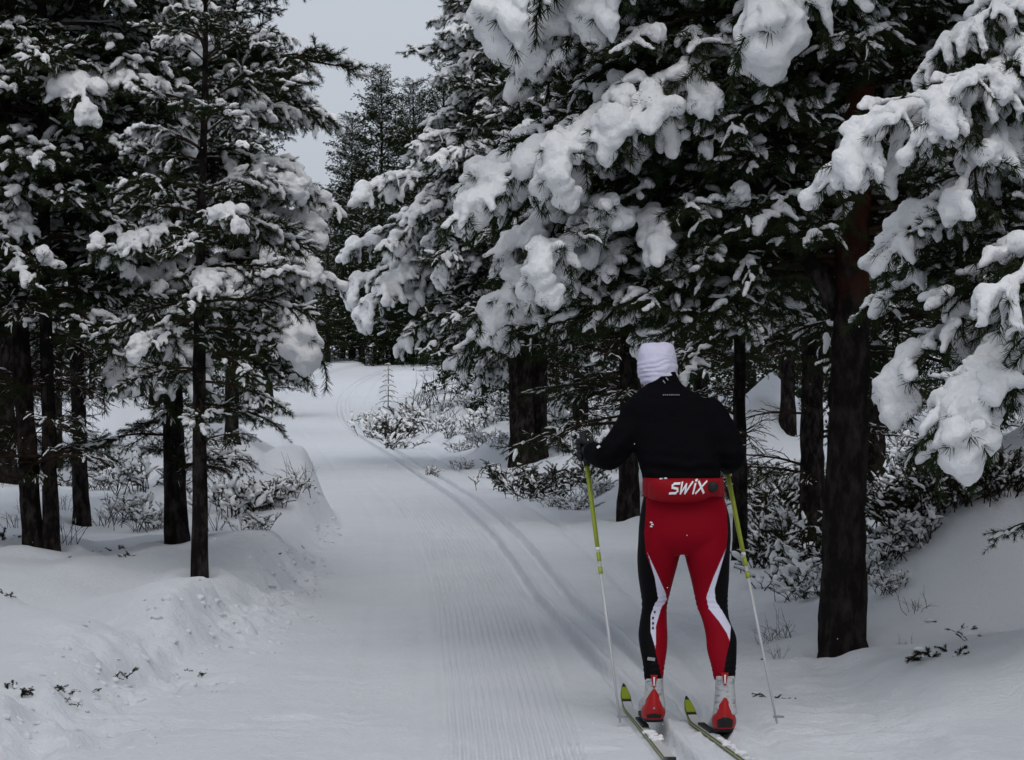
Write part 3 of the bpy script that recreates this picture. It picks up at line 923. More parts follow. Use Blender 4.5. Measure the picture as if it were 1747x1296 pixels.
# ------------------------------------------------------------------ low growth
def shrub_proto(seed, n, H, spread, snow_r, keep, leafy=1.0, voxel=.012, fork=3, up=55, dens=260, snow_amt=1.0):
    r = np.random.default_rng(seed)
    stems, twigs = [], []
    for k in range(n):
        az = r.uniform(0, 6.283)
        p0 = np.array([r.normal(0, spread * .22), r.normal(0, spread * .22), -.06])
        L = H * r.uniform(.55, 1.15)
        s = curve(p0, az, R(r.uniform(up - 25, up + 25)), R(r.uniform(up - 55, up + 10)), L, 6, r, .12)
        stems.append(s)
        for j in range(fork):
            q, d = at(s, r.uniform(.35, .95))
            az2 = math.atan2(d[1], d[0]) + r.uniform(-1.1, 1.1)
            p = math.asin(max(-1, min(1, d[2])))
            twigs.append(curve(q, az2, p + R(r.uniform(-35, 20)), p + R(r.uniform(-60, 20)), L * r.uniform(.2, .45), 4, r, .12))
    w = [tube(s, np.linspace(.006, .0025, len(s)), 4) for s in stems] + [tube(s[::2], np.linspace(.003, .0018, len(s[::2])), 3) for s in twigs]
    out = dict(stems=new_mesh('stems', *join(w), M_HEATH), leaves=None, snow=None)
    if leafy > 0:
        lines = [(s, .0) for s in twigs if r.random() < leafy] + [(s, .55) for s in stems if r.random() < leafy]
        v, f = needles(lines, dens * 1.7, .019, .0042, r, (25, 80))
        out['leaves'] = new_mesh('leaves', v, f, M_LEAF, False)
    C, A = [], []
    for s in twigs:
        if r.random() < keep:
            c, a = snow_balls(r, s, snow_r * r.uniform(.6, 1.4), max(.009, snow_r * .4), t0=.25, lump=True)
            C.append(c); A.append(a)
    for s in stems:
        if r.random() < keep:
            c, a = snow_balls(r, s, snow_r * r.uniform(.6, 1.3), max(.009, snow_r * .4), t0=.72, lump=True)
            C.append(c); A.append(a)
    if C:
        C, A = np.vstack(C), np.concatenate(A)
        v, f = balls(C, np.stack([A * 1.15, A * 1.15, A * .85], -1))
        out['snow'] = remesh('snow', v, f, voxel, M_SNOW, smooth=2)
    return out

SHRUB = {
    'heath': [shrub_proto(600 + k, 26, .40, .75, .026, .62, fork=5, up=68, dens=300) for k in range(4)],
    'dark': [shrub_proto(620 + k, 30, .40, .7, .017, .42, dens=380, fork=5, up=66) for k in range(3)],
    'twigs': [shrub_proto(640 + k, 9, .60, .35, .007, .25, leafy=0, voxel=.006, fork=3, up=76) for k in range(2)],
    'sprig': [shrub_proto(660 + k, 5, .18, .3, .014, .35, voxel=.008, fork=3, up=40, dens=520) for k in range(3)],
}
SH_LABEL = {'heath': 'low shrub thickly capped with snow', 'dark': 'dark low shrub dusted with snow', 'twigs': 'bare thin twigs', 'sprig': 'small leafy sprig'}
SH_NAME = {'heath': 'shrub', 'dark': 'shrub', 'twigs': 'twig_bush', 'sprig': 'sprig'}
r_s = np.random.default_rng(31)
SHRUBS = []
def shrub(kind, px, py, hpx, where):
    """a shrub rooted where pixel (px, py) meets the snow, hpx pixels tall"""
    x, y, z = hit(px, py)
    p = SHRUB[kind][int(r_s.integers(len(SHRUB[kind])))]
    nat = {'heath': .44, 'dark': .44, 'twigs': .55, 'sprig': .14}[kind]
    s = hpx / F * y / nat
    root = empty(SH_NAME[kind], (x, y, z))
    root.rotation_euler = (0, 0, r_s.uniform(0, 6.28))
    root.scale = (s * r_s.uniform(1.0, 1.35), s * r_s.uniform(1.0, 1.35), s)
    tag(root, f'{SH_LABEL[kind]} {where}', 'shrub' if kind != 'sprig' else 'sprig', f'{SH_NAME[kind].replace("_", " ")} plants {where}')
    tag(obj('stems', p['stems'], root), kind='stuff')
    SHRUBS.append((px, root))
    if p['leaves']: tag(obj('leaves', p['leaves'], root), kind='stuff')
    if p['snow']: tag(obj('snow', p['snow'], root), kind='stuff')
    return root

W = 'among the left-hand pines'
for q in ((190, 800, 50), (270, 775, 45), (180, 835, 45), (255, 835, 60), (225, 885, 50), (270, 900, 45), (370, 800, 50), (300, 760, 40)):
    shrub('heath', *q, W)
for q in ((200, 820, 40), (370, 765, 35), (120, 830, 35)):
    shrub('dark', *q, W)
for q in ((175, 905, 60), (195, 900, 55), (115, 930, 50), (110, 870, 40), (365, 905, 50), (235, 905, 40), (20, 900, 40)):
    shrub('twigs', *q, W)
W = 'on the hummock at the bend'
for q in ((405, 880, 70), (445, 870, 55), (480, 845, 40), (430, 905, 40), (385, 870, 60)):
    shrub('heath', *q, W)
for q in ((500, 832, 45), (515, 830, 40)):
    shrub('twigs', *q, W)
W = 'on the trodden trail edge'
for q in ((40, 1178, 24), (60, 1182, 22), (100, 1205, 14), (115, 1185, 14), (150, 1180, 12), (205, 1150, 18), (215, 1158, 12), (345, 1145, 14), (335, 1150, 12), (95, 1195, 14)):
    shrub('sprig', *q, W)
W = 'in the smooth snow at the left'
for q in ((90, 955, 14), (75, 950, 16), (115, 952, 14), (200, 940, 20), (225, 948, 12), (5, 920, 30), (8, 1015, 14), (470, 945, 6), (515, 935, 6), (535, 833, 8)):
    shrub('sprig', *q, W)
W = 'on the open slope beyond the bend'
for q in ((655, 745, 45), (700, 735, 55), (770, 745, 24), (800, 735, 30), (835, 725, 35), (840, 690, 30), (800, 700, 28), (735, 810, 18), (790, 800, 20), (850, 755, 22), (675, 765, 32), (760, 700, 20), (745, 735, 30), (722, 720, 34), (820, 760, 26), (785, 770, 20), (640, 720, 22), (860, 705, 24)):
    shrub('heath', *q, W)
for q in ((680, 748, 42), (835, 665, 24), (795, 690, 24)):
    shrub('dark', *q, W)
for q in ((730, 700, 55), (745, 695, 60), (715, 690, 40), (770, 720, 40)):
    shrub('twigs', *q, W)
W = 'around the doubled pine stems'
for q in ((880, 835, 50), (920, 840, 55), (960, 835, 55), (1000, 825, 45), (900, 850, 40), (940, 855, 40), (860, 815, 35)):
    shrub('dark', *q, W)
for q in ((955, 865, 26), (980, 870, 30), (1010, 850, 40), (970, 770, 50), (1000, 775, 55), (1020, 740, 50), (950, 740, 50), (985, 720, 45), (1030, 800, 50), (1045, 760, 40)):
    shrub('heath', *q, W)
W = 'under the right-hand pines'
for q in ((1300, 860, 70), (1360, 850, 70), (1350, 1000, 80), (1375, 1020, 60), (1325, 920, 60), (1220, 820, 40), (1190, 760, 60), (1170, 720, 55)):
    shrub('heath', *q, W)
for q in ((1310, 880, 80), (1340, 940, 80), (1370, 960, 80), (1290, 830, 50), (1330, 900, 80), (1310, 970, 70), (1395, 980, 70)):
    shrub('dark', *q, W)
W = 'behind the snow bank at the right'
for q in ((1510, 930, 90), (1540, 900, 80), (1575, 880, 90), (1610, 865, 80), (1650, 855, 80), (1500, 880, 80), (1700, 850, 70), (1550, 850, 80), (1600, 830, 80), (1660, 820, 80), (1740, 840, 80), (1520, 840, 80)):
    shrub('dark', *q, W)
for q in ((1505, 980, 60), (1540, 950, 60), (1580, 920, 60), (1520, 1010, 40), (1530, 870, 80), (1630, 840, 70), (1700, 810, 70), (1570, 800, 60), (1530, 790, 60)):
    shrub('heath', *q, W)
W = 'on the right verge near the big pine'
for q in ((1600, 1115, 50), (1615, 1120, 30), (1665, 1088, 16), (1530, 1065, 30), (1330, 1190, 20), (1640, 1075, 12), (1545, 1090, 22), (1300, 1130, 14), (1215, 1100, 8)):
    shrub('sprig', *q, W)
for q in ((1340, 1090, 45), (1320, 1095, 40), (1300, 1100, 30), (1325, 1130, 30), (1545, 1110, 25), (1560, 1050, 40)):
    shrub('twigs', *q, W)

# tell neighbours apart by their order from the left
ORD = ['leftmost'] + [ordinal(k) + ' from left' for k in range(2, 40)]
_by = {}
for px, o in SHRUBS:
    _by.setdefault(o['label'], []).append((px, o))
for lab, rows in _by.items():
    rows.sort(key=lambda q: q[0])
    for k, (px, o) in enumerate(rows):
        if len(rows) > 1:
            o['label'] = lab + ', ' + ('rightmost' if k == len(rows) - 1 else ORD[k])

# two seedlings beyond the bend: a bare little spruce and a shorter one
def seedling(label, px, py, hpx, seed):
    x, y, z = hit(px, py)
    H = hpx / F * y
    r = np.random.default_rng(seed)
    root = empty('spruce_sapling', (x, y, z))
    tag(root, label, 'sapling', 'saplings on the open slope')
    v, f = tube([(0, 0, -.1), (.01, 0, H * .5), (0, 0, H)], [.016, .011, .004], 6)
    obj('trunk', new_mesh('trunk', v, f, M_TWIG), root)
    lines, wood, C, A = [], [], [], []
    h = .12 * H
    while h < H * .97:
        for k in range(4):
            az = k * 1.57 + r.uniform(-.4, .4) + h * 3
            L = (H - h) * .26 + .05
            c = curve((0, 0, h), az, R(8), R(-38), L, 5, r, .05)
            lines.append((c, .05)); wood.append(tube(c[::2], np.linspace(.005, .002, len(c[::2])), 3))
            if r.random() < .8:
                cc, aa = snow_balls(r, c, .022, .012, t0=.2)
                C.append(cc); A.append(aa)
        h += H * .11
    v, f = needles(lines, 300, .022, .005, r)
    tag(obj('crown', new_mesh('crown', v, f, M_NEEDLE, False), root), kind='stuff')
    tag(obj('branches', new_mesh('branches', *join(wood), M_TWIG), root), kind='stuff')
    v, f = balls(np.vstack(C), np.concatenate(A))
    tag(obj('snow', remesh('snow', v, f, .009, M_SNOW, 1), root), kind='stuff')
seedling('small spruce sapling with drooping tiers alone on the open slope', 662, 694, 82, 71)
seedling('shorter spruce sapling beside the doubled pine stems', 968, 735, 60, 72)

# clods of snow thrown up along the trodden left edge, one loose scatter
r_c = np.random.default_rng(88)
C, A = [], []
for k in range(420):
    y = 11.3 + 15 * r_c.random() ** 1.3
    u = left_edge(y) - .10 + r_c.normal(0, .10 + .16 * float(sstep(19, 12, y)))
    x = float(ref_x(y)) + u
    if fbm(x * .8, y * .45, 44, 2) < -.12:
        continue
    q = r_c.uniform(.007, .024)
    C.append((x, y, float(ground_z(x, y) + trail_detail(np.array([x]), np.array([y]))[0]) - q * .25))
    A.append((q * r_c.uniform(.9, 1.5), q * r_c.uniform(.9, 1.6), q * r_c.uniform(.6, .9)))
v, f = balls(C, np.array(A), ICO2)
v = v + np.stack([vnoise(v[:, 0] * 40, v[:, 2] * 40 + v[:, 1] * 31, 3), vnoise(v[:, 1] * 40, v[:, 2] * 40, 4), vnoise(v[:, 0] * 40, v[:, 1] * 40, 6)], -1) * .010
tag(obj('snow_clods', new_mesh('snow_clods', v, f, M_GROUND)), 'crumbled snow clods along the trodden left edge of the trail', 'snow clods', kind='stuff')

# snow plastered on the windward side of the big pine, and lodged in its fork
r_p = np.random.default_rng(5)
C, A = [], []
for k in range(190):
    h = r_p.uniform(.55, 2.7)
    if vnoise(h * 3.1, 0, 3) < -.25:
        continue
    cx, cy, cr = bcen(h)
    a = math.pi + r_p.normal(.25, .30)
    C.append((cx + cr * 1.07 * math.cos(a), cy + cr * 1.07 * math.sin(a), h))
    q = r_p.uniform(.012, .028)
    A.append((q, q, q * r_p.uniform(1.0, 2.0)))
v, f = balls(C, np.array(A))
tag(obj('bark_snow', remesh('bark_snow', v, f, .008, M_SNOW, 1), big), kind='stuff')
# ------------------------------------------------------------------ the skier, seen from behind
M_JACKET = mat('black_softshell', (0.0045, 0.0045, 0.0058), 0.9, bump=(220, 0.25, 0.002), spec=0.03)
M_BLACK = mat('black_rubber', (0.012, 0.012, 0.013), 0.6, spec=0.3)
M_HAT = mat('lavender_white_knit', (0.66, 0.64, 0.80), 0.9, bump=(90, 0.5, 0.004, (1, 1, 3)), spec=0.1)
M_SKIN = mat('skin', (0.48, 0.23, 0.17), 0.55, spec=0.3)
M_REDBAG = mat('red_nylon', (0.27, 0.004, 0.010), 0.6, bump=(300, 0.2, 0.001), spec=0.12)
M_WHITE = mat('white_print', (0.80, 0.80, 0.82), 0.6)
M_BOOT = mat('pale_grey_boot', (0.46, 0.47, 0.48), 0.5, noise=(30, (0.20, 0.21, 0.22), 0.52, 0.66, (1, 1, 2.4)), spec=0.4)
M_BOOTRED = mat('red_boot_plastic', (0.36, 0.008, 0.010), 0.4, spec=0.3)
M_GLOVE = mat('black_glove', (0.014, 0.014, 0.016), 0.7, spec=0.25)
M_GREYPIPE = mat('grey_piping', (0.30, 0.31, 0.33), 0.6)
M_LIME = mat('lime_lacquer', (0.33, 0.40, 0.03), 0.35, spec=0.5)
M_ALU = mat('silver_shaft', (0.50, 0.51, 0.53), 0.35, spec=0.5)
M_SKIW = mat('white_ski_topsheet', (0.62, 0.63, 0.63), 0.35, spec=0.5)
M_DARKSKI = mat('dark_ski_edge', (0.02, 0.02, 0.022), 0.4, spec=0.4)

def ring(l, r_, py, D, b, n=28, p=2.3):
    """closed cross-section seen between pixels l..r_ at row py, half depth b metres"""
    c = wp((l + r_) / 2, py, D)
    a = (r_ - l) / 2 / F * D
    t = np.arange(n) * 2 * np.pi / n
    ct, st = np.cos(t), np.sin(t)
    return np.stack([c[0] + a * np.sign(ct) * np.abs(ct) ** (2 / p), c[1] + b * np.sign(st) * np.abs(st) ** (2 / p), np.full(n, c[2])], -1)

def loft(rings):
    n = len(rings[0])
    V = np.vstack(rings)
    fc = []
    for i in range(len(rings) - 1):
        for j in range(n):
            k = (j + 1) % n
            fc.append((i * n + j, i * n + k, (i + 1) * n + k, (i + 1) * n + j))
    fc.append(tuple(range(n))[::-1])
    fc.append(tuple(range((len(rings) - 1) * n, len(rings) * n)))
    return V, fc

def fine(rows, m=4):
    """interpolate a table of rows smoothly"""
    rows = np.array(rows, float)
    t = np.arange(len(rows))
    q = np.linspace(0, len(rows) - 1, (len(rows) - 1) * m + 1)
    out = []
    for c in rows.T:
        g = np.gradient(c)
        i = np.clip(q.astype(int), 0, len(rows) - 2)
        f = q - i
        h = (2 * f**3 - 3 * f**2 + 1) * c[i] + (f**3 - 2 * f**2 + f) * g[i] + (-2 * f**3 + 3 * f**2) * c[i + 1] + (f**3 - f**2) * g[i + 1]
        out.append(h)
    return np.array(out).T

def limb_tube(pts, rad, k=16, m=5):
    T = fine([(*wp(*p), r) for p, r in zip(pts, rad)], m)
    v, f = tube(T[:, :3], T[:, 3], k)
    b1, g1 = balls(T[:1, :3], T[:1, 3], ICO2)
    b2, g2 = balls(T[-1:, :3], T[-1:, 3], ICO2)
    return [(v, f), (b1, [tuple(map(int, q)) for q in g1]), (b2, [tuple(map(int, q)) for q in g2])]

TORSO = [  # left px, right px, row, distance, half depth
    (1114, 1152, 632, 12.42, .052), (1108, 1157, 645, 12.40, .062), (1100, 1166, 658, 12.38, .075), (1084, 1186, 670, 12.35, .092), (1070, 1208, 684, 12.32, .106), (1066, 1222, 702, 12.30, .116),
    (1072, 1228, 725, 12.28, .124), (1078, 1229, 750, 12.25, .128), (1085, 1229, 775, 12.22, .126), (1092, 1229, 800, 12.20, .122), (1097, 1230, 820, 12.18, .120), (1098, 1234, 838, 12.17, .122)]
HIPS = [(1110, 1224, 834, 12.175, .095), (1100, 1232, 842, 12.17, .116), (1095, 1239, 860, 12.17, .124), (1091, 1245, 885, 12.16, .132), (1089, 1247, 910, 12.15, .132), (1089, 1246, 930, 12.15, .118), (1094, 1240, 944, 12.15, .09)]
LEG_L = [(1090, 1164, 905, 12.15, .112), (1088, 1163, 930, 12.15, .108), (1087, 1158, 955, 12.16, .100), (1089, 1150, 985, 12.18, .090), (1093, 1143, 1012, 12.20, .078), (1095, 1138, 1035, 12.21, .068),
         (1091, 1138, 1062, 12.19, .066), (1089, 1139, 1085, 12.16, .066), (1092, 1138, 1108, 12.13, .058), (1097, 1134, 1135, 12.10, .048), (1099, 1131, 1160, 12.08, .042)]
LEG_R = [(1164, 1247, 905, 12.15, .112), (1166, 1246, 930, 12.14, .108), (1170, 1245, 955, 12.13, .100), (1178, 1244, 985, 12.13, .090), (1184, 1242, 1012, 12.12, .078), (1189, 1242, 1035, 12.10, .068),
         (1198, 1245, 1058, 12.06, .064), (1204, 1256, 1085, 12.02, .066), (1206, 1257, 1108, 11.98, .060), (1213, 1256, 1135, 11.94, .050), (1218, 1254, 1160, 11.92, .044)]
ARM_L = ([(1088, 706, 12.30), (1072, 735, 12.27), (1055, 760, 12.24), (1042, 775, 12.24), (1026, 778, 12.34), (1008, 770, 12.47)], [.074, .070, .068, .066, .056, .042])
ARM_R = ([(1210, 706, 12.30), (1228, 732, 12.26), (1241, 758, 12.22), (1247, 779, 12.22), (1246, 787, 12.34), (1240, 792, 12.48)], [.074, .070, .065, .061, .050, .040])
FOOT = np.array([0.75, 12.05, 0.0])
person = empty('person', tuple(FOOT))
tag(person, 'cross-country skier from behind in black jacket, red and black tights, white hat', 'person')
def local(v):
    return np.asarray(v) - FOOT

# --- the body: one continuous surface, wearing printed tights below the waist
hc = wp(1122, 622, 12.47)
head = []
v, f = balls([hc + [0, 0, -.012]], np.array([[.074, .090, .096]]), ICO2); head.append((v, [tuple(map(int, q)) for q in f]))
v, f = balls([hc + [-.020, .030, -.072]], np.array([[.050, .060, .050]]), ICO2); head.append((v, [tuple(map(int, q)) for q in f]))      # jaw
v, f = balls([hc + [0, .108, -.022]], np.array([[.014, .020, .022]]), ICO2); head.append((v, [tuple(map(int, q)) for q in f]))      # nose
v, f = balls([hc + [.0, .088, -.066]], np.array([[.024, .012, .010]]), ICO2); head.append((v, [tuple(map(int, q)) for q in f]))     # lips
for s in (-1, 1):
    v, f = balls([hc + [s * .080, .005, -.015]], np.array([[.012, .022, .034]]), ICO2); head.append((v, [tuple(map(int, q)) for q in f]))
neck = limb_tube([(1135, 690, 12.34), (1130, 660, 12.40), (1124, 632, 12.45)], [.050, .048, .050])
shrink = lambda T, k: [(*(((l + r_) / 2 - (r_ - l) / 2 * k), ((l + r_) / 2 + (r_ - l) / 2 * k)), y, D, b * k) for l, r_, y, D, b in T]
parts_ = head + neck + [loft([ring(*q) for q in fine(shrink(TORSO[3:-1], .84))]), loft([ring(*q) for q in fine(HIPS)]), loft([ring(*q) for q in fine(shrink([(1096, 1231, 800, 12.19, .118), (1098, 1233, 838, 12.17, .118)], .74))]), loft([ring(*q, p=2.1) for q in fine(LEG_L)]), loft([ring(*q, p=2.1) for q in fine(LEG_R)])]
parts_ += limb_tube(ARM_L[0], np.array(ARM_L[1]) * .76) + limb_tube(ARM_R[0], np.array(ARM_R[1]) * .76)
body_me = remesh('body', *join(parts_), .0065, None, smooth=4)
co = get_co(body_me).astype(float)

# printed panels: signed distances on the back of the tights (pattern of the cloth itself)
def poly_sd(P, poly):
    poly = np.array(poly, float)
    d = np.full(len(P), 1e9)
    ins = np.zeros(len(P), bool)
    for a, b in zip(poly, np.roll(poly, -1, 0)):
        e = b - a
        w_ = P - a
        t = np.clip((w_ @ e) / (e @ e), 0, 1)
        d = np.minimum(d, np.linalg.norm(w_ - t[:, None] * e, axis=1))
        c = ((a[1] > P[:, 1]) != (b[1] > P[:, 1]))
        with np.errstate(divide='ignore', invalid='ignore'):
            xx = (b[0] - a[0]) * (P[:, 1] - a[1]) / (b[1] - a[1]) + a[0]
        ins ^= c & (P[:, 0] < xx)
    return np.where(ins, d, -d)
pix = np.stack([PX0 + co[:, 0] / co[:, 1] * F, PY0 + (CAMH - co[:, 2]) / co[:, 1] * F], -1)
BLK = [[(1060, 840), (1102, 842), (1102, 870), (1099, 910), (1102, 945), (1117, 985), (1123, 1022), (1117, 1030), (1111, 1050), (1110, 1075), (1117, 1105), (1131, 1165), (1060, 1170)],
       [(1290, 840), (1236, 842), (1240, 870), (1242, 910), (1239, 936), (1229, 970), (1219, 1005), (1220, 1025), (1233, 1045), (1245, 1070), (1246, 1090), (1239, 1120), (1232, 1165), (1290, 1170)]]
WHT = [[(1104, 941), (1124, 985), (1135, 1010), (1138, 1023), (1128, 1037), (1119, 1068), (1119, 1108), (1110, 1078), (1110, 1050), (1117, 1030), (1123, 1022), (1117, 985)],
       [(1239, 935), (1217, 985), (1205, 1018), (1209, 1038), (1227, 1060), (1240, 1080), (1245, 1094), (1247, 1068), (1234, 1045), (1221, 1025), (1219, 1005), (1229, 970)]]
sb = np.maximum(poly_sd(pix, BLK[0]), poly_sd(pix, BLK[1]))
sw = np.maximum(poly_sd(pix, WHT[0]), poly_sd(pix, WHT[1]))
back = wp(1170, 850, 12.15)[1]
for nm, val in (('black_panel', sb), ('white_panel', sw), ('cloth', np.where(pix[:, 1] > 700, 1.0, 0.0))):
    a = body_me.attributes.new(nm, 'FLOAT', 'POINT')
    a.data.foreach_set('value', val.astype(np.float32))
def tights():
    m = mat('red_black_white_tights', (0.40, 0.006, 0.020), 0.62, bump=(260, 0.2, 0.0015), spec=0.06)
    t = m.node_tree
    b = t.nodes['Principled BSDF']
    last = None
    for nm, colr, k in (('black_panel', (0.004, 0.004, 0.005), 1.2), ('white_panel', (0.62, 0.61, 0.74), 1.2), ('skin', M_SKIN.node_tree.nodes['Principled BSDF'].inputs['Base Color'].default_value[:3], 1)):
        at_ = t.nodes.new('ShaderNodeAttribute')
        at_.attribute_name = nm if nm != 'skin' else 'cloth'
        ra = t.nodes.new('ShaderNodeMapRange')
        if nm == 'skin':
            ra.inputs[1].default_value, ra.inputs[2].default_value = .55, .45
        else:
            ra.inputs[1].default_value, ra.inputs[2].default_value = -.5, .5
        mx = t.nodes.new('ShaderNodeMix'); mx.data_type = 'RGBA'
        t.links.new(at_.outputs['Fac'], ra.inputs[0])
        t.links.new(ra.outputs[0], mx.inputs[0])
        if last is None:
            mx.inputs[6].default_value = (0.225, 0.002, 0.010, 1)
        else:
            t.links.new(last, mx.inputs[6])
        mx.inputs[7].default_value = (*colr, 1)
        last = mx.outputs[2]
    t.links.new(last, b.inputs['Base Color'])
    return m
body_me.materials.append(tights())
# folds behind the knees and a soft seam
fold = .0022 * np.sin((pix[:, 1] + 6 * vnoise(pix[:, 0] * .05, pix[:, 1] * .02, 3)) * .75) * (np.exp(-((pix[:, 1] - 1028) / 16) ** 2) + .8 * np.exp(-((pix[:, 1] - 1140) / 14) ** 2))
co[:, 1] -= fold
co[:, 0] += fold * .6
set_co(body_me, local(co))
obj('body', body_me, person)
for s in (-1, 1):
    v, f = balls([hc + [s * .031, .083, .012]], np.array([.0125]), ICO2)
    obj('eye', new_mesh('eye', local(v), f, M_WHITE), person)
v, f = balls([hc + [0, .094, -.072]], np.array([[.022, .006, .004]]), ICO2)
obj('mouth', new_mesh('mouth', local(v), f, M_REDBAG), person)

# --- jacket
jk = [loft([ring(*q, p=2.4) for q in fine(TORSO)])] + limb_tube(ARM_L[0][:-1] + [(1012, 772, 12.44)], ARM_L[1][:-1] + [.047]) + limb_tube(ARM_R[0][:-1] + [(1241, 791, 12.46)], ARM_R[1][:-1] + [.045])
jm = remesh('jacket', *join(jk), .0075, M_JACKET, smooth=5)
co = get_co(jm).astype(float)
pxl = np.stack([PX0 + co[:, 0] / co[:, 1] * F, PY0 + (CAMH - co[:, 2]) / co[:, 1] * F], -1)
wr = fbm(pxl[:, 0] * .030, pxl[:, 1] * .045, 7, 3) * .010 + .006 * np.sin(pxl[:, 1] * .28 + 2.5 * vnoise(pxl[:, 0] * .04, pxl[:, 1] * .01, 9)) * np.exp(-((pxl[:, 1] - 800) / 26) ** 2)
wr += .008 * np.sin((pxl[:, 0] + pxl[:, 1]) * .16) * np.exp(-((pxl[:, 0] - 1048) / 22) ** 2 - ((pxl[:, 1] - 765) / 30) ** 2)
co[:, 1] -= wr
co[:, 2] += wr * .4
set_co(jm, local(co))
jacket = obj('jacket', jm, person)
# little marks on the jacket back: a logo under the collar, a thin reflective line, a cuff logo
def patch(name, px, py, w_, h_, D, m, parent, tilt=0.0):
    g = np.array([[-1, -1], [1, -1], [1, 1], [-1, 1]]) * np.array([w_ / 2, h_ / 2])
    ca, sa = math.cos(tilt), math.sin(tilt)
    g = np.stack([g[:, 0] * ca - g[:, 1] * sa, g[:, 0] * sa + g[:, 1] * ca], -1)
    front = [wp(px + a, py + b, D) for a, b in g]
    backv = [wp(px + a, py + b, D + .012) for a, b in g]
    fcs = [(3, 2, 1, 0), (4, 5, 6, 7), (0, 1, 5, 4), (1, 2, 6, 5), (2, 3, 7, 6), (3, 0, 4, 7)]
    return obj(name, new_mesh(name, local(np.array(front + backv)), fcs, m, False), parent)
def skin_depth(me, px, py):
    """nearest surface of a person mesh seen at a pixel"""
    c = get_co(me).astype(float) + FOOT
    q = np.stack([PX0 + c[:, 0] / c[:, 1] * F, PY0 + (CAMH - c[:, 2]) / c[:, 1] * F], -1)
    k = np.hypot(q[:, 0] - px, q[:, 1] - py) < 4.5
    return c[k, 1].min() if k.any() else 12.1
for a in (-3, 2):
    patch('collar_logo', 1136 + a, 648 - a, 6, 2, skin_depth(jm, 1136, 648) - .004, M_GREYPIPE, jacket, .9)
for k in range(9):
    patch('reflective_print', 1132 + k * 3.3, 673.5 - .3 * (k % 2), 2.2, 1.6, skin_depth(jm, 1132 + k * 3.3, 673) - .003, M_GREYPIPE, jacket)
patch('cuff_logo', 1021, 762, 6, 4, skin_depth(jm, 1021, 762) - .003, M_WHITE, jacket, -.6)
for k in range(3):
    patch('hip_logo', 1112 + (k % 2) * 2 - 1, 891 + k * 3.4, 4, 2.4, skin_depth(body_me, 1112, 894) - .003, M_WHITE, person, .1)
patch('calf_tag', 1111, 1124, 13, 5.5, skin_depth(body_me, 1111, 1124) - .003, M_GREYPIPE, person, .12)
for k, yy in enumerate((1044, 1054, 1063, 1071)):
    patch('shin_print', 1114 + (k == 0) * 3, yy, 3, 4, skin_depth(body_me, 1114, yy) - .002, M_BLACK, person, .1)

# --- hat
HAT = [(1104, 1138, 584.5, 12.50, .040), (1096, 1147, 587, 12.49, .070), (1091, 1151, 594, 12.48, .090), (1088, 1154, 606, 12.47, .100), (1087, 1156, 620, 12.46, .104), (1088, 1157, 634, 12.45, .103), (1091, 1157, 646, 12.44, .098), (1095, 1153, 654, 12.43, .090), (1099, 1150, 657, 12.43, .082)]
hm = remesh('hat', *loft([ring(*q, n=36, p=2.3) for q in fine(HAT)]), .0055, M_HAT, smooth=3)
co = get_co(hm).astype(float)
pxl = np.stack([PX0 + co[:, 0] / co[:, 1] * F, PY0 + (CAMH - co[:, 2]) / co[:, 1] * F], -1)
ctr = hc
nrm = co - ctr
nrm /= np.linalg.norm(nrm, axis=1)[:, None]
wr = .0042 * (.6 + .5 * vnoise(pxl[:, 0] * .06 + 3, pxl[:, 1] * .06, 19)) * np.sin(pxl[:, 1] * .75 + 5.0 * vnoise(pxl[:, 0] * .035, pxl[:, 1] * .05, 13) + .05 * pxl[:, 0]) * np.exp(-((pxl[:, 1] - 636) / 26) ** 2) + .0045 * fbm(pxl[:, 0] * .06, pxl[:, 1] * .10 + co[:, 1] * 20, 15, 2)
set_co(hm, local(co + nrm * wr[:, None]))
obj('hat', hm, person)

# --- waist belt with bottle pouch
BELT = [(1097, 1233, 814, 12.18, .128), (1096, 1235, 822, 12.18, .131), (1096, 1236, 836, 12.175, .131), (1097, 1236, 846, 12.17, .128)]
bm_ = new_mesh('waist_belt', *[local(loft([ring(*q, n=40, p=2.4) for q in fine(BELT)])[0]), loft([ring(*q, n=40, p=2.4) for q in fine(BELT)])[1]], M_REDBAG)
belt = obj('waist_belt', bm_, person)
PD = 12.055                                             # back plane of the pouch
def pouch_pt(a, b, lift=0.0):
    """a, b in -1..1 across and up the pouch"""
    px = 1168 + 65 * a
    top = 817 - 3 * (1 - a * a)
    bot = 849 + 11 * np.clip(1 - ((px - 1158) / 52) ** 2, 0, 1) ** .6
    py = (top + bot) / 2 - b * (bot - top) / 2
    d = PD + .03 - .098 * (1 - abs(a) ** 3.2) ** .6 * (1 - .55 * abs(b) ** 3) ** .8 + .025 * a * a
    if abs(b) > .999 or abs(a) > .999:
        d = PD + .09
    return wp(px, py, d - lift)
na, nb_ = 40, 18
As, Bs = np.linspace(-1, 1, na), np.linspace(-1, 1, nb_)
V = np.array([pouch_pt(a, b) for b in Bs for a in As])
fc = [(j * na + i, j * na + i + 1, (j + 1) * na + i + 1, (j + 1) * na + i) for j in range(nb_ - 1) for i in range(na - 1)]
obj('bottle_pouch', new_mesh('bottle_pouch', local(V), fc, M_REDBAG), belt)
cp = pouch_pt(.74, .12)
v, f = tube([cp + [0, .02, 0], cp + [0, -.012, 0], cp + [0, -.020, 0], cp + [0, -.021, 0]], [.024, .024, .020, .004], 20)
obj('bottle_cap', new_mesh('bottle_cap', local(v), f, M_BLACK), belt)
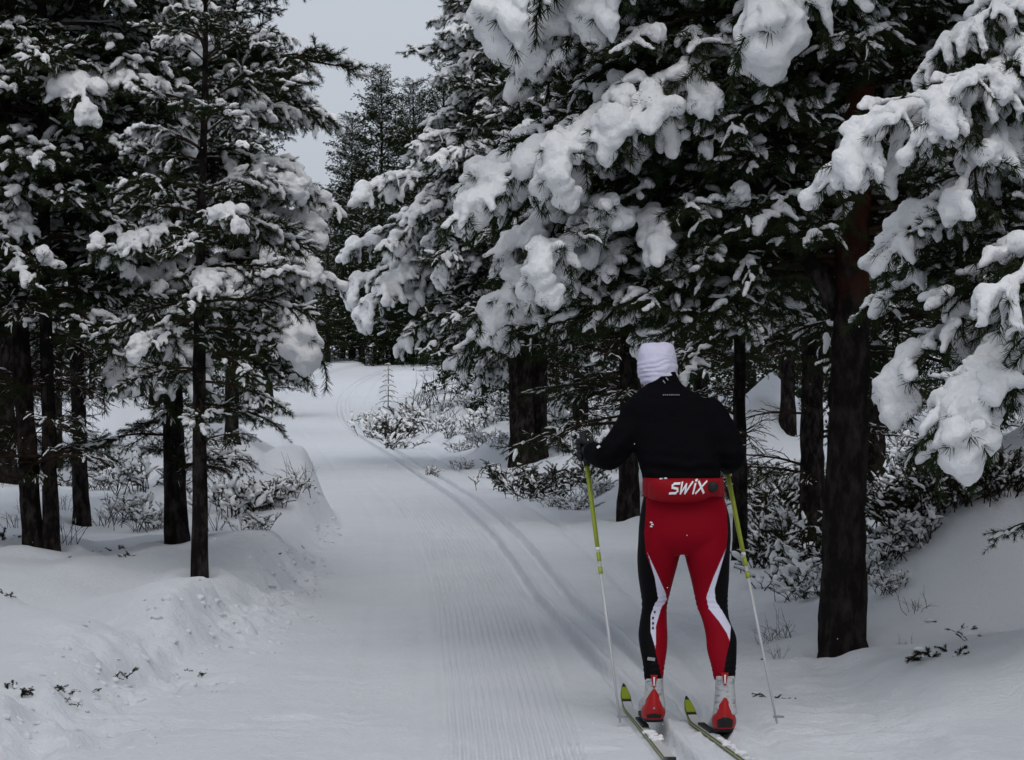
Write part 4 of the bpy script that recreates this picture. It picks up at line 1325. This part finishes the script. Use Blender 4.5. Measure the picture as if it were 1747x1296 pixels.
for k, (a, b) in enumerate(((-.62, .93), (-.50, .95))):  # crumbs of snow lodged on the pouch
    v, f = balls([pouch_pt(a, b, .004)], np.array([[.008, .006, .004]]), ICO2)
    obj('snow', new_mesh('snow', local(v), f, M_SNOW), belt)
# the four letters of the maker's mark
def stroke(pts, w0):
    """flat lettering: a thick polyline in letter units -> list of quads"""
    out = []
    for (x0, y0), (x1, y1) in zip(pts[:-1], pts[1:]):
        dx, dy = x1 - x0, y1 - y0
        L = math.hypot(dx, dy)
        ex, ey = dx / L * w0 * .42, dy / L * w0 * .42
        nx, ny = -dy / L * w0 / 2, dx / L * w0 / 2
        n = max(2, int(L / .12))
        for k in range(n):
            t0, t1 = k / n, (k + 1) / n
            a0, b0 = x0 - ex + (dx + 2 * ex) * t0, y0 - ey + (dy + 2 * ey) * t0
            a1, b1 = x0 - ex + (dx + 2 * ex) * t1, y0 - ey + (dy + 2 * ey) * t1
            out.append([(a0 + nx, b0 + ny), (a0 - nx, b0 - ny), (a1 - nx, b1 - ny), (a1 + nx, b1 + ny)])
    return out
LET = {'S': ([[(.92, .90), (.30, .90), (.10, .76), (.16, .58), (.82, .46), (.90, .26), (.70, .10), (.0, .10)]], 1.0, .20),
       'W': ([[(.05, .98), (.16, .06), (.60, .80), (.70, .06), (1.28, .98)]], 1.40, .19),
       'I': ([[(.12, .04), (.12, .80)]], .30, .22),
       'X': ([[(.02, .98), (.92, .04)], [(.94, .98), (.0, .04)]], 1.0, .20)}
def letter_mesh(quads, x0, sx):
    V, fc = [], []
    for k, q in enumerate(quads):
        for (u, v_) in q:
            px = 1142 + (x0 + u) * sx + (v_ * 5.0)
            py = 843.5 - (v_ * 20.5) - (x0 + u) * sx * .040
            a = (px - 1168) / 65
            top, bot = 817 - 3 * (1 - a * a), 849 + 11 * max(0, 1 - ((px - 1158) / 52) ** 2) ** .6
            b = ((top + bot) / 2 - py) / ((bot - top) / 2)
            V.append(pouch_pt(a, max(-.98, min(.98, b)), .0045 + .0002 * (k % 7)))
        fc.append((4 * k, 4 * k + 1, 4 * k + 2, 4 * k + 3))
    return V, fc
xo, SX = 0.0, 14.2
for ch in 'SWIX':
    strokes, adv, w0 = LET[ch]
    quads = [q for s_ in strokes for q in stroke(s_, w0)]
    if ch == 'I':                                       # its round dot
        for k in range(8):
            a0, a1 = k * math.pi / 4, (k + 1) * math.pi / 4
            c = (.15, 1.12)
            quads.append([c, c, (c[0] + .17 * math.cos(a0), c[1] + .13 * math.sin(a0)), (c[0] + .17 * math.cos(a1), c[1] + .13 * math.sin(a1))])
    V, fc = letter_mesh(quads, xo, SX)
    obj('letter', new_mesh('letter', local(np.array(V)), fc, M_WHITE, False), belt)
    xo += adv + .16

# --- boots
def boot(l, r_, top_y, sole_y, D, lift, seed):
    """ankle between pixels l..r_, heel sole at row sole_y"""
    c = (l + r_) / 2
    sc_ = F / D
    heel = wp(c, sole_y, D)
    w_ = (r_ - l) / 2 / sc_
    P = []
    tops = []
    n = 7
    for k in range(n):
        t = k / (n - 1)
        y = top_y + (sole_y - top_y) * .72 * t
        hw = (r_ - l) / 2 * (.86 + .26 * t - .06 * math.sin(t * 3.1))
        tops.append(ring(c - hw, c + hw, y, D + .05 - .012 * t, .055 + .014 * t, 24, 2.2))
    P.append(loft(tops))
    fwd = np.array([-.055, 1.0, 0.0]); fwd /= np.linalg.norm(fwd)
    spine = []
    for t, hw, hh in ((0, .030, .050), (.03, .040, .055), (.08, .043, .052), (.14, .042, .045), (.20, .046, .036), (.26, .042, .030), (.30, .026, .022)):
        cz = heel + fwd * t
        slope = lift * (1 - min(1, t / .22))
        base = heel[2] - lift + slope if lift else heel[2]
        a = np.arange(24) * 2 * np.pi / 24
        side = np.array([fwd[1], -fwd[0], 0])
        ca, sa = np.cos(a), np.sin(a)
        sp = lambda q: np.sign(q) * np.abs(q) ** .75
        spine.append(cz[None] * np.array([1, 1, 0]) + side[None] * (hw * sp(ca))[:, None] + np.array([0, 0, 1])[None] * (base + hh + hh * sp(sa))[:, None])
    P.append(loft(spine))
    me = remesh('boot', *join(P), .0055, M_BOOT, smooth=3)
    set_co(me, local(get_co(me)))
    b = obj('boot', me, person)
    # red heel counter: a shell hugging the back of the heel
    cen = heel + fwd * .033 + [0, 0, .052]
    V, fc = [], []
    m1, m2 = 22, 16
    for j in range(m2):
        for i in range(m1):
            th = R(-98 + 196 * i / (m1 - 1))
            t = j / (m2 - 1)
            hgt = -.050 + (.134 - .066 * abs(math.sin(th)) ** 1.3) * t
            rr_ = .90 + .16 * math.sin(math.pi * min(1, t * 1.15)) - .10 * t * t
            V.append(cen + np.array([math.sin(th) * .0500 * rr_, -math.cos(th) * .072 * rr_, hgt]))
    fc = [(j * m1 + i, j * m1 + i + 1, (j + 1) * m1 + i + 1, (j + 1) * m1 + i) for j in range(m2 - 1) for i in range(m1 - 1)]
    hcnt = obj('heel_counter', new_mesh('heel_counter', local(np.array(V)), fc, M_BOOTRED), b)
    v, f = tube([cen + [0, -.070, .000], cen + [0, -.077, .000]], [.0055, .0045], 12)
    obj('rivet', new_mesh('rivet', local(v), f, M_GREYPIPE), hcnt)
    V = []
    for j in range(5):                                  # dark plug low on the heel counter
        for i in range(9):
            th = R(-38 + 76 * i / 8)
            t = .06 + .34 * j / 4 * (1 if lift else .45)
            hgt = -.050 + (.134 - .066 * abs(math.sin(th)) ** 1.3) * t
            rr_ = .90 + .16 * math.sin(math.pi * min(1, t * 1.15)) - .10 * t * t + .035
            V.append(cen + np.array([math.sin(th) * .0500 * rr_, -math.cos(th) * .072 * rr_, hgt]))
    obj('heel_plug', new_mesh('heel_plug', local(np.array(V)), [(j * 9 + i, j * 9 + i + 1, (j + 1) * 9 + i + 1, (j + 1) * 9 + i) for j in range(4) for i in range(8)], M_BLACK), hcnt)
    # black sole
    out = []
    for dz in (-.010, .004):
        ringp = []
        for t, hw in ((-.022, .016), (-.012, .034), (.03, .044), (.10, .040), (.18, .046), (.25, .044), (.30, .024)):
            slope = lift * (1 - min(1, max(t, 0) / .22))
            base = heel[2] - lift + slope if lift else heel[2]
            ringp.append((heel + fwd * t, hw, base + dz))
        side = np.array([fwd[1], -fwd[0], 0])
        out.append(np.array([[p[0], p[1], z] for p, hw, z in [(p + side * hw, hw, z) for p, hw, z in ringp]] + [[p[0], p[1], z] for p, hw, z in [(p - side * hw, hw, z) for p, hw, z in ringp[::-1]]]))
    obj('sole', new_mesh('sole', local(np.vstack(out)), loft(out)[1], M_BLACK), b)
    # pull tab: a red wedge with a white bar
    zt, zb = top_y - 4, top_y + 17
    dd = min(D - .025, D - .02)
    tri = [wp(c - 6, zt, dd), wp(c + 6, zt, dd), wp(c + 1.4, zb, dd + .006), wp(c - 1.4, zb, dd + .006)]
    bk = [p + np.array([0, .02, 0]) for p in tri]
    fcs = [(0, 1, 2, 3), (7, 6, 5, 4), (0, 4, 5, 1), (1, 5, 6, 2), (2, 6, 7, 3), (3, 7, 4, 0)]
    tab = obj('pull_tab', new_mesh('pull_tab', local(np.array(tri + bk)), fcs, M_BOOTRED, False), b)
    tri = [wp(c - 1.6, zt + 3, dd - .003), wp(c + 1.6, zt + 3, dd - .003), wp(c + .9, zb - 3, dd + .002), wp(c - .9, zb - 3, dd + .002)]
    bk = [p + np.array([0, .006, 0]) for p in tri]
    obj('tab_print', new_mesh('tab_print', local(np.array(tri + bk)), fcs, M_WHITE, False), tab)
    return heel, fwd
heel_l, fwd_l = boot(1098, 1134, 1156, 1227, 12.03, 0.0, 1)
heel_r, fwd_r = boot(1218, 1256, 1152, 1243, 11.86, .055, 2)

# --- gloved hands closed round the grips
def hand(px, py, D, axis, side, seed):
    """a fist round a pole: axis = pole direction (down), side = +1 when the thumb is on the +x side"""
    c = wp(px, py, D)
    ax = np.asarray(axis, float); ax /= np.linalg.norm(ax)
    fw = np.array([0, 1.0, 0]) - ax * ax[1]; fw /= np.linalg.norm(fw)
    sd = np.cross(fw, ax) * side
    P = []
    def chain(pts, rad):
        T = fine([(*p, r) for p, r in zip(pts, rad)], 3)
        v, f = tube(T[:, :3], T[:, 3], 10)
        P.append((v, f))
        for q in (0, -1):
            b, g = balls(T[[q], :3], T[[q], 3], ICO2)
            P.append((b, [tuple(map(int, z)) for z in g]))
    # palm lies on the outer side of the grip
    for k in range(4):
        off = ax * (-.033 + .022 * k)
        lens = (1.0, 1.06, 1.02, .86)[k]
        pts = []
        for ang in (200, 150, 95, 40, -10, -40):
            a = R(ang)
            rr_ = .034 * lens if ang > 60 else .030
            pts.append(c + off + (-sd) * rr_ * -math.cos(a) * -1 + fw * rr_ * math.sin(a))
        chain(pts, [.0125, .0125, .0115, .0108, .0100, .0092])
    b, g = balls([c - ax * .002 + sd * .030 - fw * .006], np.array([[.022, .030, .046]]), ICO2)
    P.append((b, [tuple(map(int, z)) for z in g]))
    chain([c - ax * .012 + sd * .024 - fw * .026, c - ax * .030 - fw * .036, c - ax * .042 - sd * .018 - fw * .020, c - ax * .046 - sd * .030 + fw * .002], [.0150, .0130, .0118, .0100])
    me = remesh('glove', *join(P), .0042, M_GLOVE, smooth=2)
    set_co(me, local(get_co(me)))
    g_ = obj('glove', me, person)
    for k in range(4):                                  # grey piping over each finger
        off = ax * (-.033 + .022 * k)
        pts = [c + off + sd * .0455 * math.cos(R(a)) + fw * .0455 * math.sin(R(a)) for a in (-20, 15, 50, 85)]
        v, f = tube(pts, .0022, 6)
        obj('piping', new_mesh('piping', local(v), f, M_GREYPIPE), g_)
    return c
GL, TL = wp(998, 768, 12.53), wp(1059, 1241, 12.12)
GR, TR = wp(1236, 782, 12.55), wp(1327, 1241, 12.12)
hand(998, 768, 12.53, TL - GL, -1, 1)
hand(1236, 782, 12.55, TR - GR, 1, 2)
# wrists join the sleeves to the gloves
for (a, b) in (((1012, 772, 12.44), (1001, 768, 12.52)), ((1241, 791, 12.46), (1237, 784, 12.54))):
    v, f = tube([wp(*a), (wp(*a) + wp(*b)) / 2, wp(*b)], [.036, .032, .030], 12)
    obj('glove_cuff', new_mesh('glove_cuff', local(v), f, M_GLOVE), person)

# ------------------------------------------------------------------ poles
def pole(label, G, T):
    d = T - G
    L = np.linalg.norm(d)
    u = d / L
    gz = float(ground_z(T[0], T[1]))
    root = empty('ski_pole', tuple(T))
    tag(root, label, 'ski pole', 'ski poles')
    lc = lambda v: np.asarray(v) - T
    top = G - u * .085
    seg = lambda n, a, b, r0, r1, m: obj(n, new_mesh(n, lc(tube([G + u * a, G + u * (a + b) / 2, G + u * b], [r0, (r0 + r1) / 2, r1], 12)[0]), tube([G + u * a, G + u * (a + b) / 2, G + u * b], [r0, (r0 + r1) / 2, r1], 12)[1], m), root)
    s = L / 1.20
    gr = seg('grip', -.085, .075, .0165, .0140, M_BLACK)
    seg('upper_shaft', .075, .43 * s, .0108, .0098, M_LIME)
    seg('ring', .43 * s, .443 * s, .0102, .0102, M_WHITE)
    seg('band', .452 * s, .490 * s, .0096, .0095, M_LIME)
    seg('shaft', .443 * s, L - .02, .0084, .0048, M_ALU)
    seg('band', .515 * s, .545 * s, .0096, .0094, M_LIME)
    # basket: a small half disc, and the tip
    c = T - u * .045
    V = [c] + [c + np.array([math.cos(a) * .024 + .012, math.sin(a) * .022, .0]) for a in np.linspace(0, 6.283, 18)[:-1]]
    V2 = [p + np.array([0, 0, .006]) for p in V]
    n = len(V)
    fc = [(0, 1 + (k + 1) % (n - 1), 1 + k) for k in range(n - 1)] + [(n, n + 1 + k, n + 1 + (k + 1) % (n - 1)) for k in range(n - 1)] + [(1 + k, 1 + (k + 1) % (n - 1), n + 1 + (k + 1) % (n - 1), n + 1 + k) for k in range(n - 1)]
    obj('basket', new_mesh('basket', lc(np.array(V + V2)), fc, M_GREYPIPE, False), root)
    seg('tip', L - .03, L + .02, .0050, .0018, M_ALU)
    # wrist strap
    pts = [top + u * .02, top + np.array([.03, -.03, -.03]), G + np.array([.035, -.045, -.02]), G + u * .03 + np.array([.0, -.03, 0])]
    v, f = tube(fine([tuple(p) for p in pts], 4), .005, 6)
    obj('strap', new_mesh('strap', lc(v), f, M_BLACK), root)
pole('lime and silver ski pole in the left hand of the skier', GL, TL)
pole('lime and silver ski pole on the right side of the skier', GR, TR)

# ------------------------------------------------------------------ skis
def ski(label, tail, tip, tip_rise, foot, buried):
    tail, tip = np.array(tail, float), np.array(tip, float)
    root = empty('ski', (tail[0], tail[1], 0))
    tag(root, label, 'ski', 'skis on the feet of the skier')
    d = tip - tail
    L = np.linalg.norm(d)
    u = d / L
    sd = np.array([u[1], -u[0]])
    zg = lambda p: float(ground_z(p[0], p[1])) - .016
    t = np.linspace(0, 1, 60)
    hw = .0225 * (1 - .10 * np.sin(t * np.pi)) * np.clip((1 - t) / .05, .02, 1) ** .5 * np.where(t < .02, .75 + .25 * t / .02, 1)
    rise = tip_rise * np.clip((t - .86) / .14, 0, 1) ** 1.7 + .012 * np.clip((.05 - t) / .05, 0, 1)
    P = tail[None] + d[None] * t[:, None]
    zz = np.array([zg(p) for p in P]) + rise
    def sheet(h0, h1, wk, ranges):
        V, fc = [], []
        for k in range(len(t)):
            for h, s in ((h0, -1), (h0, 1), (h1, 1), (h1, -1)):
                V.append((P[k][0] + sd[0] * hw[k] * wk * s - tail[0], P[k][1] + sd[1] * hw[k] * wk * s - tail[1], zz[k] + h))
        for k in range(len(t) - 1):
            if not any(a <= t[k] <= b for a, b in ranges):
                continue
            for j in range(4):
                j2 = (j + 1) % 4
                fc.append((4 * k + j, 4 * k + j2, 4 * (k + 1) + j2, 4 * (k + 1) + j))
        ks = [k for k in range(len(t) - 1) if any(a <= t[k] <= b for a, b in ranges)]
        starts = [k for k in ks if k - 1 not in ks]
        ends = [k + 1 for k in ks if k + 1 not in ks]
        fc += [(4 * k + 3, 4 * k + 2, 4 * k + 1, 4 * k) for k in starts] + [(4 * k, 4 * k + 1, 4 * k + 2, 4 * k + 3) for k in ends]
        return np.array(V), fc
    obj('base', new_mesh('base', *sheet(.0, .016, 1.0, [(0, 1)]), M_DARKSKI, False), root)
    obj('topsheet', new_mesh('topsheet', *sheet(.0165, .0195, .90, [(.02, .90)]), M_SKIW, False), root)
    obj('tip_print', new_mesh('tip_print', *sheet(.0165, .0200, .88, [(.925, .98)]), M_LIME, False), root)
    obj('side_stripe', new_mesh('side_stripe', *sheet(.0050, .0125, 1.06, [(.05, .97)]), M_LIME, False), root)
    # binding plate under the boot
    f2 = np.array(foot[:2]) 
    k0 = float(np.dot(f2 - tail, u) / L)
    V = []
    for tt in (k0 + .02, k0 + .17):
        p = tail + d * tt
        for s in (-1, 1):
            for h in (.020, .030):
                V.append((p[0] + sd[0] * .014 * s - tail[0], p[1] + sd[1] * .014 * s - tail[1], zg(p) + h))
    obj('binding', new_mesh('binding', np.array(V), [(0, 1, 3, 2), (4, 6, 7, 5), (0, 4, 5, 1), (2, 3, 7, 6), (1, 5, 7, 3), (0, 2, 6, 4)], M_BLACK, False), root)
    # snow riding on the ski
    r = np.random.default_rng(int(tail[0] * 1000))
    C, A = [], []
    for k in range(46):
        tt = r.uniform(*buried)
        p = tail + d * tt
        C.append((p[0] + sd[0] * r.normal(0, .010) - tail[0], p[1] + sd[1] * r.normal(0, .010) - tail[1], zg(p) + .021))
        q = r.uniform(.008, .017)
        A.append((q, q * 1.6, q * .6))
    v, f = balls(C, np.array(A))
    obj('snow', remesh('snow', v, f, .006, M_SNOW, 2), root)
ski('left ski with white top, lime edge and upturned lime tip', (.632, 11.12), (.515, 13.00), .085, heel_l, (.28, .44))
ski('right ski with lime tip, its tail half covered with snow', (.985, 10.72), (.775, 12.52), .085, heel_r, (.05, .55))

# a few flakes in the air: one loose object
r_f = np.random.default_rng(55)
nfl = 420
D_ = r_f.uniform(8.5, 24, nfl)
P_ = np.array([wp(r_f.uniform(-100, 1850), r_f.uniform(-60, 1290), d) for d in D_])
P_ = P_[P_[:, 2] > .15]
q = r_f.uniform(.0010, .0022, len(P_))
v, f = balls(P_, np.stack([q, q, q * 1.3], -1))
tag(obj('falling_snow', new_mesh('falling_snow', v, f, M_SNOW)), 'sparse snowflakes drifting in the air over the trail', 'snowflakes', kind='stuff')
build_ground()
if bpy.data.scenes.get('workshop'):
    bpy.data.scenes.remove(bpy.data.scenes['workshop'])
print('unique tris', sum(len(m.loops) - 2 * len(m.polygons) for m in bpy.data.meshes))
